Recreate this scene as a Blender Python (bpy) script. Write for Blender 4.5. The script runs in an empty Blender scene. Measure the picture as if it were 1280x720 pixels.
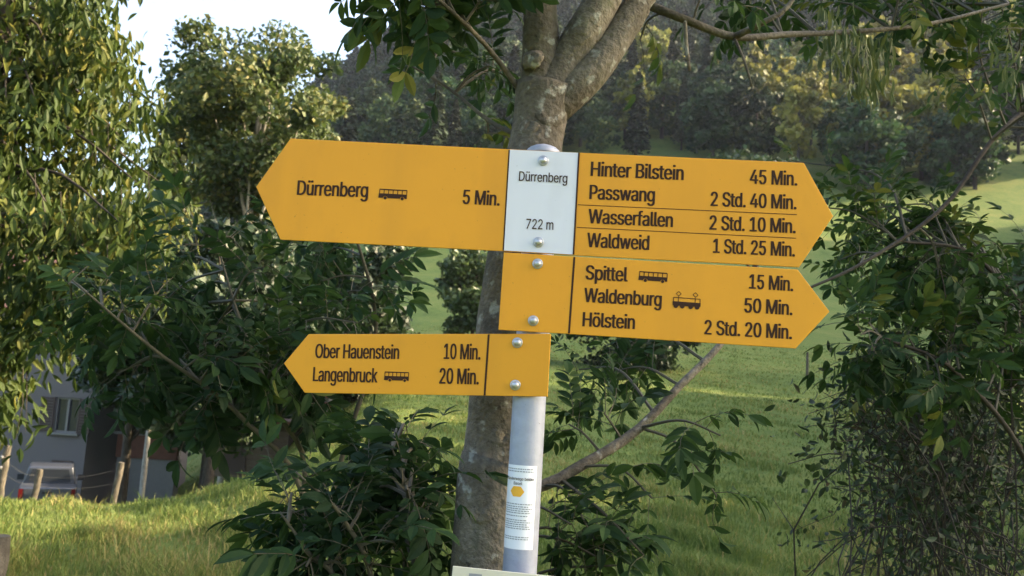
import bpy, bmesh, math, random
import numpy as np
from mathutils import Matrix, Vector
rad = math.radians
SC = bpy.context.scene
COL = SC.collection

# ------------------------------------------------------------------ camera
F_PX, PITCH, ROLL, EYE = 1108.0, 7.2, 3.4, 1.6
cam_d = bpy.data.cameras.new("camera")
cam = bpy.data.objects.new("camera", cam_d); COL.objects.link(cam)
cam_d.sensor_width = 36.0
cam_d.lens = 36.0 * F_PX / 1280.0
cam_d.clip_start, cam_d.clip_end = 0.05, 4000
cam_d.dof.use_dof = True
cam_d.dof.focus_distance = 1.36
cam_d.dof.aperture_fstop = 13.0
CM = Matrix.Rotation(rad(90 + PITCH), 4, 'X') @ Matrix.Rotation(rad(ROLL), 4, 'Z')
cam.matrix_world = Matrix.Translation((0, 0, EYE)) @ CM
SC.camera = cam

# ------------------------------------------------------------------ light
SUN_DIR = Vector((0.97, 0.20, 0.0)).normalized()
SUN_EL = 22.0
w = bpy.data.worlds.new("World"); SC.world = w; w.use_nodes = True
nt = w.node_tree; nt.nodes.clear()
sky = nt.nodes.new("ShaderNodeTexSky"); sky.sky_type = 'NISHITA'; sky.sun_disc = False
sky.sun_elevation = rad(SUN_EL)
sky.sun_rotation = math.atan2(SUN_DIR.x, SUN_DIR.y)
sky.air_density = 1.0; sky.dust_density = 6.0; sky.ozone_density = 1.0
bg = nt.nodes.new("ShaderNodeBackground"); bg.inputs[1].default_value = 0.15
wo = nt.nodes.new("ShaderNodeOutputWorld")
nt.links.new(sky.outputs[0], bg.inputs[0]); nt.links.new(bg.outputs[0], wo.inputs[0])
sl = bpy.data.lights.new("sun", 'SUN'); sl.energy = 4.2; sl.angle = rad(0.55); sl.color = (1.0, 0.80, 0.52)
so = bpy.data.objects.new("sun", sl); COL.objects.link(so)
sv = Vector((SUN_DIR.x * math.cos(rad(SUN_EL)), SUN_DIR.y * math.cos(rad(SUN_EL)), math.sin(rad(SUN_EL))))
so.rotation_euler = (-sv).to_track_quat('-Z', 'Y').to_euler()
so.location = (40, -20, 60)
SC.view_settings.view_transform = 'Standard'; SC.view_settings.look = 'None'
SC.view_settings.exposure = 2.3; SC.view_settings.gamma = 1.0
SC.view_settings.use_curve_mapping = False
SC.cycles.use_denoising = True
SC.cycles.max_bounces = 6; SC.cycles.transparent_max_bounces = 8
SC.cycles.caustics_reflective = False; SC.cycles.caustics_refractive = False
SC.cycles.sample_clamp_indirect = 4.0

# ------------------------------------------------------------------ helpers
RNG = np.random.default_rng(7)
CMN = np.array([list(r)[:3] for r in CM])[:3]

def P(px, py, d):
    """world point seen at photo pixel (px, py) standing d metres ahead"""
    v = CMN @ np.array([(px - 640) / F_PX, -(py - 360) / F_PX, -1.0])
    v = v * (d / v[1])
    return np.array([v[0], v[1], v[2] + EYE])

class MB:
    """collects vertices and polygons (arrays) for one mesh"""
    def __init__(s): s.v = []; s.f = []; s.r = []; s.m = []; s.n = 0
    def add(s, v, faces, rnd=0.5, mat=0):
        v = np.asarray(v, float).reshape(-1, 3)
        for f in faces:
            f = np.asarray(f, int)
            if f.ndim == 1: f = f[None]
            s.f.append(f + s.n); s.m.append(np.full(len(f), mat))
        s.v.append(v)
        s.r.append(np.broadcast_to(np.asarray(rnd, float), (len(v),)).copy())
        s.n += len(v)
    def build(s, name, mats, parent=None, smooth=False):
        me = bpy.data.meshes.new(name)
        V = np.concatenate(s.v) if s.v else np.zeros((0, 3))
        me.vertices.add(len(V)); me.vertices.foreach_set("co", V.ravel())
        li = np.concatenate([f.ravel() for f in s.f]); cnt = np.concatenate([np.full(len(f), f.shape[1]) for f in s.f])
        me.loops.add(len(li)); me.loops.foreach_set("vertex_index", li)
        me.polygons.add(len(cnt))
        me.polygons.foreach_set("loop_start", np.concatenate([[0], np.cumsum(cnt)[:-1]]))
        me.polygons.foreach_set("material_index", np.concatenate(s.m))
        me.polygons.foreach_set("use_smooth", np.full(len(cnt), smooth))
        a = me.attributes.new("rnd", 'FLOAT', 'POINT'); a.data.foreach_set("value", np.concatenate(s.r))
        me.update(calc_edges=True); me.validate()
        if not isinstance(mats, (list, tuple)): mats = [mats]
        for m in mats: me.materials.append(m)
        o = bpy.data.objects.new(name, me); COL.objects.link(o)
        if parent is not None: o.parent = parent
        return o

def tag(o, label=None, cat=None, group=None, kind=None):
    if label: o["label"] = label
    if cat: o["category"] = cat
    if group: o["group"] = group
    if kind: o["kind"] = kind
    return o

def empty(name, loc, label, cat, group=None, rz=0.0):
    o = bpy.data.objects.new(name, None); o.empty_display_size = 0.1
    COL.objects.link(o); o.location = loc; o.rotation_euler = (0, 0, rz)
    return tag(o, label, cat, group)

def box(mb, c, s, rz=0.0, mat=0, rnd=0.5, M=None):
    x, y, z = np.array(s) / 2.0
    v = np.array([[-x,-y,-z],[x,-y,-z],[x,y,-z],[-x,y,-z],[-x,-y,z],[x,-y,z],[x,y,z],[-x,y,z]])
    if rz:
        k, q = math.cos(rz), math.sin(rz); v = v @ np.array([[k, q, 0], [-q, k, 0], [0, 0, 1]])
    v = v + np.array(c)
    if M is not None: v = v @ M[:3, :3].T + M[:3, 3]
    mb.add(v, [[[0,3,2,1],[4,5,6,7],[0,1,5,4],[1,2,6,5],[2,3,7,6],[3,0,4,7]]], rnd, mat)

def smooth_path(pts, n):
    pts = np.asarray(pts, float)
    if len(pts) < 3:
        t = np.linspace(0, 1, n)[:, None]; return pts[0] * (1 - t) + pts[-1] * t
    P0 = np.vstack([2 * pts[0] - pts[1], pts, 2 * pts[-1] - pts[-2]])
    out = []
    u = np.linspace(0, len(pts) - 1 - 1e-9, n)
    for q in u:
        i = int(q); t = q - i; a, b, c, d = P0[i:i + 4]
        out.append(0.5 * (2*b + (c-a)*t + (2*a-5*b+4*c-d)*t*t + (3*b-a-3*c+d)*t**3))
    return np.array(out)

def tube(mb, path, radii, sides=8, mat=0, rnd=0.5, cap=True, bump=0.0, rng=RNG):
    path = np.asarray(path, float); n = len(path)
    radii = np.broadcast_to(np.asarray(radii, float), (n,))
    T = np.gradient(path, axis=0); T /= np.linalg.norm(T, axis=1)[:, None] + 1e-12
    up = np.array([0.31, 0.17, 0.93]); 
    if abs(T[0] @ up) > 0.95: up = np.array([1.0, 0.1, 0.0])
    N = np.cross(T, up); N /= np.linalg.norm(N, axis=1)[:, None] + 1e-9
    B = np.cross(T, N)
    a = np.linspace(0, 2 * math.pi, sides, endpoint=False)
    rr = radii[:, None] * (1 + bump * rng.standard_normal((n, sides)))
    v = path[:, None, :] + rr[..., None] * (np.cos(a)[None, :, None] * N[:, None, :] + np.sin(a)[None, :, None] * B[:, None, :])
    i = np.arange(n - 1)[:, None] * sides; j = np.arange(sides)[None, :]; k = (j + 1) % sides
    q = np.stack([i + j, i + k, i + sides + k, i + sides + j], -1).reshape(-1, 4)
    fs = [q]
    if cap: fs += [np.arange(sides)[::-1][None], (np.arange(sides) + (n - 1) * sides)[None]]
    mb.add(v.reshape(-1, 3), fs, rnd, mat)

# ------------------------------------------------------------------ materials
def mat_new(name):
    m = bpy.data.materials.new(name); m.use_nodes = True
    n = m.node_tree; return m, n, n.nodes["Principled BSDF"], n.nodes["Material Output"]

def plain(name, col, rough=0.6, metal=0.0, var=0.12, scale=30.0, bump=0.0, bscale=None, spec=0.5):
    m, n, b, o = mat_new(name)
    tc = n.nodes.new("ShaderNodeTexCoord"); nz = n.nodes.new("ShaderNodeTexNoise")
    nz.inputs["Scale"].default_value = scale; nz.inputs["Detail"].default_value = 6
    n.links.new(tc.outputs["Object"], nz.inputs["Vector"])
    mx = n.nodes.new("ShaderNodeMix"); mx.data_type = 'RGBA'
    c = np.array(col)
    mx.inputs[6].default_value = (*np.clip(c * (1 - var), 0, 1), 1); mx.inputs[7].default_value = (*np.clip(c * (1 + var), 0, 1), 1)
    n.links.new(nz.outputs[0], mx.inputs[0]); n.links.new(mx.outputs[2], b.inputs["Base Color"])
    b.inputs["Roughness"].default_value = rough; b.inputs["Metallic"].default_value = metal
    b.inputs["Specular IOR Level"].default_value = spec
    if bump:
        nb = n.nodes.new("ShaderNodeTexNoise"); nb.inputs["Scale"].default_value = bscale or scale * 3; nb.inputs["Detail"].default_value = 8
        n.links.new(tc.outputs["Object"], nb.inputs["Vector"])
        bp = n.nodes.new("ShaderNodeBump"); bp.inputs["Strength"].default_value = bump; bp.inputs["Distance"].default_value = 0.02
        n.links.new(nb.outputs[0], bp.inputs["Height"]); n.links.new(bp.outputs[0], b.inputs["Normal"])
    return m

def leaf_mat(name, stops, rough=0.5, trans=0.35, obj_var=0.0, spec=0.4):
    """stops: list of (pos, rgb) over the per-leaf random value"""
    m, n, b, o = mat_new(name)
    at = n.nodes.new("ShaderNodeAttribute"); at.attribute_name = "rnd"
    rp = n.nodes.new("ShaderNodeValToRGB"); e = rp.color_ramp.elements
    while len(e) < len(stops): e.new(0.5)
    for k, (p, c) in enumerate(stops): e[k].position = p; e[k].color = (*c, 1)
    n.links.new(at.outputs["Fac"], rp.inputs[0])
    col = rp.outputs[0]
    if obj_var:
        oi = n.nodes.new("ShaderNodeObjectInfo")
        hs = n.nodes.new("ShaderNodeHueSaturation")
        m1 = n.nodes.new("ShaderNodeMapRange"); m1.inputs[3].default_value = 0.5 - 0.008 * obj_var; m1.inputs[4].default_value = 0.5 + 0.035 * obj_var
        m2 = n.nodes.new("ShaderNodeMapRange"); m2.inputs[3].default_value = 1 - 0.4 * obj_var; m2.inputs[4].default_value = 1 + 0.4 * obj_var
        ad = n.nodes.new("ShaderNodeMath"); ad.operation = 'MULTIPLY'; ad.inputs[1].default_value = 7.13
        fr = n.nodes.new("ShaderNodeMath"); fr.operation = 'FRACT'
        n.links.new(oi.outputs["Random"], m1.inputs[0]); n.links.new(oi.outputs["Random"], ad.inputs[0])
        n.links.new(ad.outputs[0], fr.inputs[0]); n.links.new(fr.outputs[0], m2.inputs[0])
        n.links.new(m1.outputs[0], hs.inputs["Hue"]); n.links.new(m2.outputs[0], hs.inputs["Value"])
        n.links.new(col, hs.inputs["Color"]); col = hs.outputs[0]
    n.links.new(col, b.inputs["Base Color"]); b.inputs["Roughness"].default_value = rough
    b.inputs["Specular IOR Level"].default_value = spec
    if trans:
        t = n.nodes.new("ShaderNodeBsdfTranslucent"); n.links.new(col, t.inputs[0])
        mx = n.nodes.new("ShaderNodeMixShader"); mx.inputs[0].default_value = trans
        n.links.new(b.outputs[0], mx.inputs[1]); n.links.new(t.outputs[0], mx.inputs[2]); n.links.new(mx.outputs[0], o.inputs[0])
    return m

def bark_mat(name, c1, c2, c3, sc=14.0, bump=0.5, lichen=False):
    m, n, b, o = mat_new(name)
    tc = n.nodes.new("ShaderNodeTexCoord"); mp = n.nodes.new("ShaderNodeMapping"); mp.inputs["Scale"].default_value = (1, 1, 0.45)
    n.links.new(tc.outputs["Object"], mp.inputs[0])
    n1 = n.nodes.new("ShaderNodeTexNoise"); n1.inputs["Scale"].default_value = sc; n1.inputs["Detail"].default_value = 8; n1.inputs["Roughness"].default_value = 0.65
    n.links.new(mp.outputs[0], n1.inputs["Vector"])
    rp = n.nodes.new("ShaderNodeValToRGB"); e = rp.color_ramp.elements
    e[0].position = 0.3; e[0].color = (*c1, 1); e[1].position = 0.72; e[1].color = (*c3, 1); q = e.new(0.52); q.color = (*c2, 1)
    n.links.new(n1.outputs[0], rp.inputs[0])
    n2 = n.nodes.new("ShaderNodeTexNoise"); n2.inputs["Scale"].default_value = sc * 9; n2.inputs["Detail"].default_value = 6
    n.links.new(tc.outputs["Object"], n2.inputs["Vector"])
    mx = n.nodes.new("ShaderNodeMix"); mx.data_type = 'RGBA'; mx.blend_type = 'OVERLAY'; mx.inputs[0].default_value = 0.45
    n.links.new(rp.outputs[0], mx.inputs[6]); n.links.new(n2.outputs[0], mx.inputs[7]); col = mx.outputs[2]
    if lichen:
        for (sc_, p0, p1, c_) in ((38, 0.60, 0.68, (0.34, 0.35, 0.30)), (16, 0.60, 0.75, (0.10, 0.115, 0.06)), (70, 0.66, 0.72, (0.035, 0.028, 0.022))):
            n3 = n.nodes.new("ShaderNodeTexNoise"); n3.inputs["Scale"].default_value = sc_; n3.inputs["Detail"].default_value = 5
            n.links.new(tc.outputs["Object"], n3.inputs["Vector"])
            mr = n.nodes.new("ShaderNodeMapRange"); mr.inputs[1].default_value = p0; mr.inputs[2].default_value = p1; mr.inputs[4].default_value = 0.75
            n.links.new(n3.outputs[0], mr.inputs[0])
            m2 = n.nodes.new("ShaderNodeMix"); m2.data_type = 'RGBA'; m2.inputs[7].default_value = (*c_, 1)
            n.links.new(mr.outputs[0], m2.inputs[0]); n.links.new(col, m2.inputs[6]); col = m2.outputs[2]
    n.links.new(col, b.inputs["Base Color"])
    bp = n.nodes.new("ShaderNodeBump"); bp.inputs["Strength"].default_value = bump; bp.inputs["Distance"].default_value = 0.008
    n.links.new(n2.outputs[0], bp.inputs["Height"]); n.links.new(bp.outputs[0], b.inputs["Normal"])
    b.inputs["Roughness"].default_value = 0.85; b.inputs["Specular IOR Level"].default_value = 0.2
    return m

M = {}
M['yellow'] = plain('sign_yellow', (0.74, 0.325, 0.022), 0.5, var=0.09, scale=4, bump=0.02, bscale=60, spec=0.25)
M['white'] = plain('sign_white', (0.70, 0.70, 0.745), 0.5, var=0.03, scale=12, spec=0.25)
M['print'] = plain('sign_print', (0.045, 0.021, 0.012), 0.6, var=0.1, spec=0.15)
M['bolt'] = plain('bolt_steel', (0.48, 0.48, 0.48), 0.4, metal=0.8, var=0.25, scale=80)
M['galv'] = plain('galvanised', (0.33, 0.355, 0.43), 0.55, metal=0.15, var=0.22, scale=55, bump=0.06, bscale=120)
M['sticker'] = plain('sticker_paper', (0.80, 0.81, 0.85), 0.5, var=0.03)
M['orange'] = plain('sticker_orange', (0.85, 0.42, 0.03), 0.5, var=0.03)
M['cream'] = plain('cream_board', (0.62, 0.58, 0.46), 0.55, var=0.08, scale=15)
M['greyprint'] = plain('grey_print', (0.25, 0.26, 0.28), 0.6)
M['ashbark'] = bark_mat('ash_bark', (0.060, 0.052, 0.040), (0.145, 0.128, 0.098), (0.28, 0.25, 0.195), 11, 0.9, True)
M['limbbark'] = bark_mat('limb_bark', (0.05, 0.045, 0.036), (0.10, 0.09, 0.07), (0.17, 0.15, 0.12), 14, 0.6)
M['darkbark'] = bark_mat('dark_bark', (0.03, 0.026, 0.02), (0.06, 0.05, 0.04), (0.10, 0.085, 0.065), 10, 0.5)
M['palebark'] = bark_mat('pale_bark', (0.20, 0.18, 0.14), (0.34, 0.31, 0.26), (0.5, 0.47, 0.4), 6, 0.4)
M['knot'] = bark_mat('knot_wood', (0.03, 0.014, 0.008), (0.10, 0.045, 0.025), (0.30, 0.20, 0.12), 60, 0.8)
M['twig'] = plain('twig_green_brown', (0.065, 0.058, 0.034), 0.7, var=0.3, scale=60)
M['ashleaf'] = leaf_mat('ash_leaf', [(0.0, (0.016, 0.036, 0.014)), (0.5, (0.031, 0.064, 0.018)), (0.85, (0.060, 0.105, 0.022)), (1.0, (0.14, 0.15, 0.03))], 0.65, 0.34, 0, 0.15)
M['samara'] = leaf_mat('ash_keys', [(0.0, (0.055, 0.085, 0.02)), (1.0, (0.13, 0.15, 0.04))], 0.6, 0.35)
M['willowleaf'] = leaf_mat('hanging_leaf', [(0.0, (0.020, 0.040, 0.010)), (0.65, (0.052, 0.078, 0.014)), (1.0, (0.16, 0.15, 0.028))], 0.6, 0.30, 0, 0.2)
M['midleaf'] = leaf_mat('maple_leaf', [(0.0, (0.030, 0.058, 0.016)), (0.65, (0.072, 0.100, 0.024)), (1.0, (0.17, 0.155, 0.035))], 0.55, 0.3)
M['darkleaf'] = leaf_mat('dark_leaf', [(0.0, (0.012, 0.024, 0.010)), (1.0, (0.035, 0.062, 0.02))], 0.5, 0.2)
M['bushleaf'] = leaf_mat('bush_leaf', [(0.0, (0.035, 0.065, 0.02)), (1.0, (0.09, 0.13, 0.035))], 0.5, 0.25)
M['forestleaf'] = leaf_mat('forest_leaf', [(0.0, (0.024, 0.048, 0.020)), (0.7, (0.058, 0.092, 0.030)), (1.0, (0.12, 0.14, 0.035))], 0.6, 0.2, 1.0, 0.2)
M['sunlitleaf'] = leaf_mat('sunlit_leaf', [(0.0, (0.11, 0.12, 0.026)), (1.0, (0.32, 0.29, 0.06))], 0.6, 0.25, 0.6, 0.2)  # yellow leaf colour stands in for sunlight on the crowns
M['needle'] = leaf_mat('needles', [(0.0, (0.018, 0.032, 0.016)), (1.0, (0.05, 0.062, 0.024))], 0.6, 0.1, 0.8, 0.2)
M['grass'] = leaf_mat('grass_blade', [(0.0, (0.070, 0.118, 0.024)), (0.5, (0.140, 0.185, 0.042)), (0.8, (0.20, 0.195, 0.055)), (1.0, (0.34, 0.27, 0.11))], 0.6, 0.35, 0, 0.25)
M['bramble'] = plain('bramble_cane', (0.028, 0.021, 0.017), 0.75, var=0.3, scale=40)
M['brambleleaf'] = leaf_mat('bramble_leaf', [(0.0, (0.016, 0.030, 0.012)), (0.9, (0.036, 0.062, 0.020)), (1.0, (0.07, 0.05, 0.022))], 0.6, 0.2)
M['wood'] = bark_mat('weathered_wood', (0.05, 0.043, 0.033), (0.10, 0.087, 0.066), (0.18, 0.157, 0.12), 18, 0.7)
M['plaster'] = plain('house_plaster', (0.135, 0.122, 0.122), 0.85, var=0.06, scale=1.2, bump=0.15, bscale=25)
M['tile'] = plain('roof_tile', (0.16, 0.075, 0.05), 0.8, var=0.3, scale=4, bump=0.4)
M['glass'] = plain('window_glass', (0.03, 0.035, 0.045), 0.08, var=0.1, scale=2)
M['frame'] = plain('window_frame', (0.17, 0.165, 0.16), 0.5)
M['shutter'] = plain('shutter_wood', (0.055, 0.035, 0.03), 0.6, var=0.2)
M['brick'] = plain('terracotta_wall', (0.12, 0.05, 0.03), 0.85, var=0.3, scale=5)
M['stone'] = plain('stone_cap', (0.16, 0.155, 0.145), 0.8, var=0.15, scale=6)
M['boards'] = plain('shed_boards', (0.13, 0.10, 0.075), 0.8, var=0.35, scale=8)
M['car'] = plain('silver_paint', (0.11, 0.12, 0.145), 0.32, metal=0.5, var=0.04)
M['rubber'] = plain('rubber', (0.02, 0.02, 0.021), 0.8)
M['blacktrim'] = plain('black_trim', (0.025, 0.025, 0.028), 0.5)
M['redlamp'] = plain('tail_lamp_red', (0.13, 0.01, 0.012), 0.2)
M['plate'] = plain('number_plate', (0.78, 0.78, 0.75), 0.4)
M['red'] = plain('red_paint', (0.42, 0.06, 0.04), 0.6)
M['wire'] = plain('wire', (0.12, 0.12, 0.12), 0.5, metal=0.6)

def weathered_paint(m, dirt=(0.10, 0.075, 0.045), amount=0.22):
    n = m.node_tree; b = n.nodes["Principled BSDF"]; src = b.inputs["Base Color"].links[0].from_socket
    tc = n.nodes.new("ShaderNodeTexCoord"); fac = None
    for sc, zs, p0, p1, k in ((9, 0.12, 0.52, 0.80, amount), (240, 1.0, 0.70, 0.76, amount * 2.2), (22, 0.6, 0.55, 0.8, amount * 0.6)):
        mp = n.nodes.new("ShaderNodeMapping"); mp.inputs["Scale"].default_value = (1, 1, zs); n.links.new(tc.outputs["Object"], mp.inputs[0])
        q = n.nodes.new("ShaderNodeTexNoise"); q.inputs["Scale"].default_value = sc; q.inputs["Detail"].default_value = 6; n.links.new(mp.outputs[0], q.inputs["Vector"])
        mr = n.nodes.new("ShaderNodeMapRange"); mr.inputs[1].default_value = p0; mr.inputs[2].default_value = p1; mr.inputs[4].default_value = k; n.links.new(q.outputs[0], mr.inputs[0])
        if fac is None: fac = mr.outputs[0]
        else:
            ad = n.nodes.new("ShaderNodeMath"); ad.operation = 'MAXIMUM'; n.links.new(fac, ad.inputs[0]); n.links.new(mr.outputs[0], ad.inputs[1]); fac = ad.outputs[0]
    mx = n.nodes.new("ShaderNodeMix"); mx.data_type = 'RGBA'; mx.inputs[7].default_value = (*dirt, 1)
    n.links.new(fac, mx.inputs[0]); n.links.new(src, mx.inputs[6]); n.links.new(mx.outputs[2], b.inputs["Base Color"])
weathered_paint(M['yellow'], (0.30, 0.15, 0.03), 0.30); weathered_paint(M['white'], (0.35, 0.33, 0.30), 0.2); weathered_paint(M['galv'], (0.16, 0.16, 0.15), 0.45)

# ------------------------------------------------------------------ terrain
YK  = np.array([-80, 0, 5, 10, 14, 20, 30, 45, 60, 90, 150, 220, 350, 450, 600, 950.])
ZR  = np.array([0, 0, 0.05, 0.25, 0.5, 1.0, 2.1, 4.0, 6.2, 14, 38, 74, 150, 200, 205, 190.])
ZL  = np.array([0, 0, 0.0, -0.18, -0.42, -1.9, -4.6, -5.2, -5, -2, 4, 24, 82, 112, 112, 100.])
def H(x, y):
    x = np.asarray(x, float); y = np.asarray(y, float)
    u = x / np.maximum(y, 7.0)
    t = np.clip((u + 0.44) / 0.34, 0, 1); t = t * t * (3 - 2 * t)
    zr = np.interp(y, YK, ZR); zl = np.interp(y, YK, ZL)
    z = zl * (1 - t) + zr * t
    far = np.clip((y - 120) / 230, 0, 1)
    z = z + far * np.clip(u + 0.02, -0.6, 1.0) * 66
    z = z + far * 5 * (np.sin(x * 0.021 + 1.3) + np.sin(y * 0.017 + x * 0.011))
    # unseen spur added off to the right, shaped to keep the low sun off the upper meadow
    sp = np.clip((u - 0.78) / 0.8, 0, 1); win = np.clip((y - 62) / 23, 0, 1) * np.clip((172 - y) / 30, 0, 1)
    z = z + 82 * sp * sp * (3 - 2 * sp) * win
    near = np.clip((y - 2) / 6, 0, 1) * np.clip((140 - y) / 60, 0, 1)
    z = z + near * (0.05 * np.sin(x * 1.3 + 0.4) * np.sin(y * 0.9) + 0.10 * np.sin(x * 0.31 + y * 0.22))
    return z

def smooth_interp():
    # round the corners of the profiles a little
    global YK, ZR, ZL
    yy = np.concatenate([np.arange(-80, 40, 1.0), np.geomspace(40, 950, 120)])
    def sm(z):
        out = []
        for y in yy:
            h = max(1.2, abs(y) * 0.10); s = np.linspace(-h, h, 15)
            out.append(np.mean(np.interp(y + s, YK, z)))
        return np.array(out)
    a, b = sm(ZR), sm(ZL); YK, ZR, ZL = yy, a, b
smooth_interp()

def meadow_mat():
    m, n, b, o = mat_new('meadow_grass')
    tc = n.nodes.new("ShaderNodeTexCoord")
    def noise(scale, det, rgh=0.6):
        q = n.nodes.new("ShaderNodeTexNoise"); q.inputs["Scale"].default_value = scale; q.inputs["Detail"].default_value = det; q.inputs["Roughness"].default_value = rgh
        n.links.new(tc.outputs["Object"], q.inputs["Vector"]); return q
    a, c, d = noise(0.22, 6), noise(2.3, 8, 0.7), noise(14, 8, 0.75)
    mx = n.nodes.new("ShaderNodeMath"); mx.operation = 'MULTIPLY_ADD'; mx.inputs[1].default_value = 0.45
    my = n.nodes.new("ShaderNodeMath"); my.operation = 'MULTIPLY_ADD'; my.inputs[1].default_value = 0.6
    n.links.new(c.outputs[0], mx.inputs[0]); n.links.new(a.outputs[0], my.inputs[0]); n.links.new(mx.outputs[0], my.inputs[2])
    mz = n.nodes.new("ShaderNodeMath"); mz.operation = 'MULTIPLY'; mz.inputs[1].default_value = 0.45
    n.links.new(d.outputs[0], mz.inputs[0]); n.links.new(mz.outputs[0], mx.inputs[2])
    rp = n.nodes.new("ShaderNodeValToRGB"); e = rp.color_ramp.elements
    e[0].position = 0.52; e[0].color = (0.035, 0.062, 0.014, 1); e[1].position = 0.95; e[1].color = (0.20, 0.19, 0.06, 1)
    q = e.new(0.70); q.color = (0.105, 0.152, 0.036, 1); q = e.new(0.82); q.color = (0.14, 0.17, 0.042, 1)
    n.links.new(my.outputs[0], rp.inputs[0]); n.links.new(rp.outputs[0], b.inputs["Base Color"])
    bp = n.nodes.new("ShaderNodeBump"); bp.inputs["Strength"].default_value = 0.9; bp.inputs["Distance"].default_value = 0.12
    n.links.new(mx.outputs[0], bp.inputs["Height"]); n.links.new(bp.outputs[0], b.inputs["Normal"])
    b.inputs["Roughness"].default_value = 0.9; b.inputs["Specular IOR Level"].default_value = 0.1
    return m
M['meadow'] = meadow_mat()

def build_ground():
    ys = np.concatenate([np.arange(-60, 2, 4.0), np.arange(2, 40, 0.4), np.geomspace(40, 900, 150)])
    s = np.linspace(-1, 1, 321); xs = np.sinh(4.0 * s) / math.sinh(4.0) * 650
    X, Y = np.meshgrid(xs, ys); Z = H(X, Y)
    V = np.stack([X, Y, Z], -1).reshape(-1, 3); nx = len(xs)
    i = np.arange(len(ys) - 1)[:, None] * nx; j = np.arange(nx - 1)[None]
    q = np.stack([i + j, i + j + 1, i + nx + j + 1, i + nx + j], -1).reshape(-1, 4)
    mb = MB(); mb.add(V, [q]); o = mb.build('meadow_ground', M['meadow'], smooth=True)
    tag(o, kind='structure')
build_ground()

# ------------------------------------------------------------------ plant kit
def leaf_template():
    # along +X, unit length, half width 1 (scaled later), folded at the midrib and curved to the tip
    st = [(0.10, 0.40, 0.0), (0.30, 0.92, 0.012), (0.55, 1.0, 0.0), (0.80, 0.62, -0.045)]
    v = [[0, 0, 0]]
    for x, w_, z in st: v += [[x, w_, z + 0.055 * w_], [x, 0, z], [x, -w_, z + 0.055 * w_]]
    v.append([1.0, 0, -0.11])
    tri = [[0, 2, 1], [0, 3, 2], [10, 11, 13], [11, 12, 13]]; quad = []
    for k in range(3):
        a = 1 + 3 * k; quad += [[a, a + 1, a + 4, a + 3], [a + 1, a + 2, a + 5, a + 4]]
    return np.array(v, float), np.array(tri), np.array(quad)
LT = leaf_template()

def norm(a): return a / (np.linalg.norm(a, axis=-1, keepdims=True) + 1e-12)

def place_leaves(mb, base, direc, upv, length, width, rnd, mat=0):
    """many folded leaves at once"""
    N = len(base); X = norm(direc); Y = norm(np.cross(upv, X)); Z = np.cross(X, Y)
    t, tri, quad = LT
    L = np.broadcast_to(length, (N,))[:, None, None]; W = np.broadcast_to(width, (N,))[:, None, None]
    V = base[:, None] + L * t[None, :, 0:1] * X[:, None] + W * t[None, :, 1:2] * Y[:, None] + L * t[None, :, 2:3] * Z[:, None]
    off = (np.arange(N) * 14)[:, None, None]
    mb.add(V.reshape(-1, 3), [(tri[None] + off).reshape(-1, 3), (quad[None] + off).reshape(-1, 4)], np.repeat(np.broadcast_to(rnd, (N,)), 14), mat)

def place_quads(mb, c, nrm, size, rnd, mat=0, rng=RNG, aspect=0.62):
    """many small diamond leaves at once (distant foliage)"""
    N = len(c); Z = norm(nrm); a = norm(np.cross(Z, norm(rng.standard_normal((N, 3))))); b = np.cross(Z, a)
    s = np.broadcast_to(size, (N,))[:, None]
    V = np.stack([c - a * s, c + b * s * aspect + Z * s * 0.12, c + a * s, c - b * s * aspect + Z * s * 0.12], 1)
    mb.add(V.reshape(-1, 3), [np.arange(N * 4).reshape(-1, 4)], np.repeat(np.broadcast_to(rnd, (N,)), 4), mat)

def make_compound(rng, pairs, L, ll, lw, droop, hang):
    """one pinnate ash leaf along +X; returns leaf bases, directions, ups, lengths, rachis path"""
    n = 9; s = np.linspace(0, 1, n); ang = -droop * s ** 1.3
    dx = np.cos(ang) * L / (n - 1); dz = np.sin(ang) * L / (n - 1)
    path = np.stack([np.concatenate([[0], np.cumsum(dx[:-1])]), 0 * s, np.concatenate([[0], np.cumsum(dz[:-1])])], 1)
    path[:, 1] += 0.012 * np.sin(s * 3 + rng.uniform(0, 6))
    B, D, U, LL = [], [], [], []
    def at(t):
        k = t * (n - 1); i = min(int(k), n - 2); f = k - i
        return path[i] * (1 - f) + path[i + 1] * f, norm(path[i + 1] - path[i])
    for p in range(pairs):
        t = 0.30 + 0.66 * p / max(1, pairs - 1) if pairs > 1 else 0.6
        c, tg = at(min(t, 0.985))
        for sd in (-1, 1):
            a = rad(rng.uniform(48, 68)); h = hang * rng.uniform(0.5, 1.4)
            d = tg * math.cos(a) + np.array([0, sd * math.sin(a), 0]); d = norm(d + np.array([0, 0, -h]))
            B.append(c); D.append(d); U.append(norm(np.array([0, 0, 1.0]) + 0.35 * rng.standard_normal(3) + 0.4 * tg)); LL.append(ll * rng.uniform(0.78, 1.12) * (0.82 if p == 0 else 1))
    c, tg = at(1.0); B.append(c); D.append(norm(tg + np.array([0, 0, -0.3 * hang]))); U.append(np.array([0, 0.1, 1.0])); LL.append(ll * 1.1)
    return np.array(B), np.array(D), np.array(U), np.array(LL), path

_cr = np.random.default_rng(3)
COMP = [make_compound(_cr, int(_cr.integers(3, 6)), _cr.uniform(0.15, 0.21), _cr.uniform(0.058, 0.074), 0, _cr.uniform(0.2, 0.9), _cr.uniform(0.15, 0.75)) for _ in range(16)]

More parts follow.
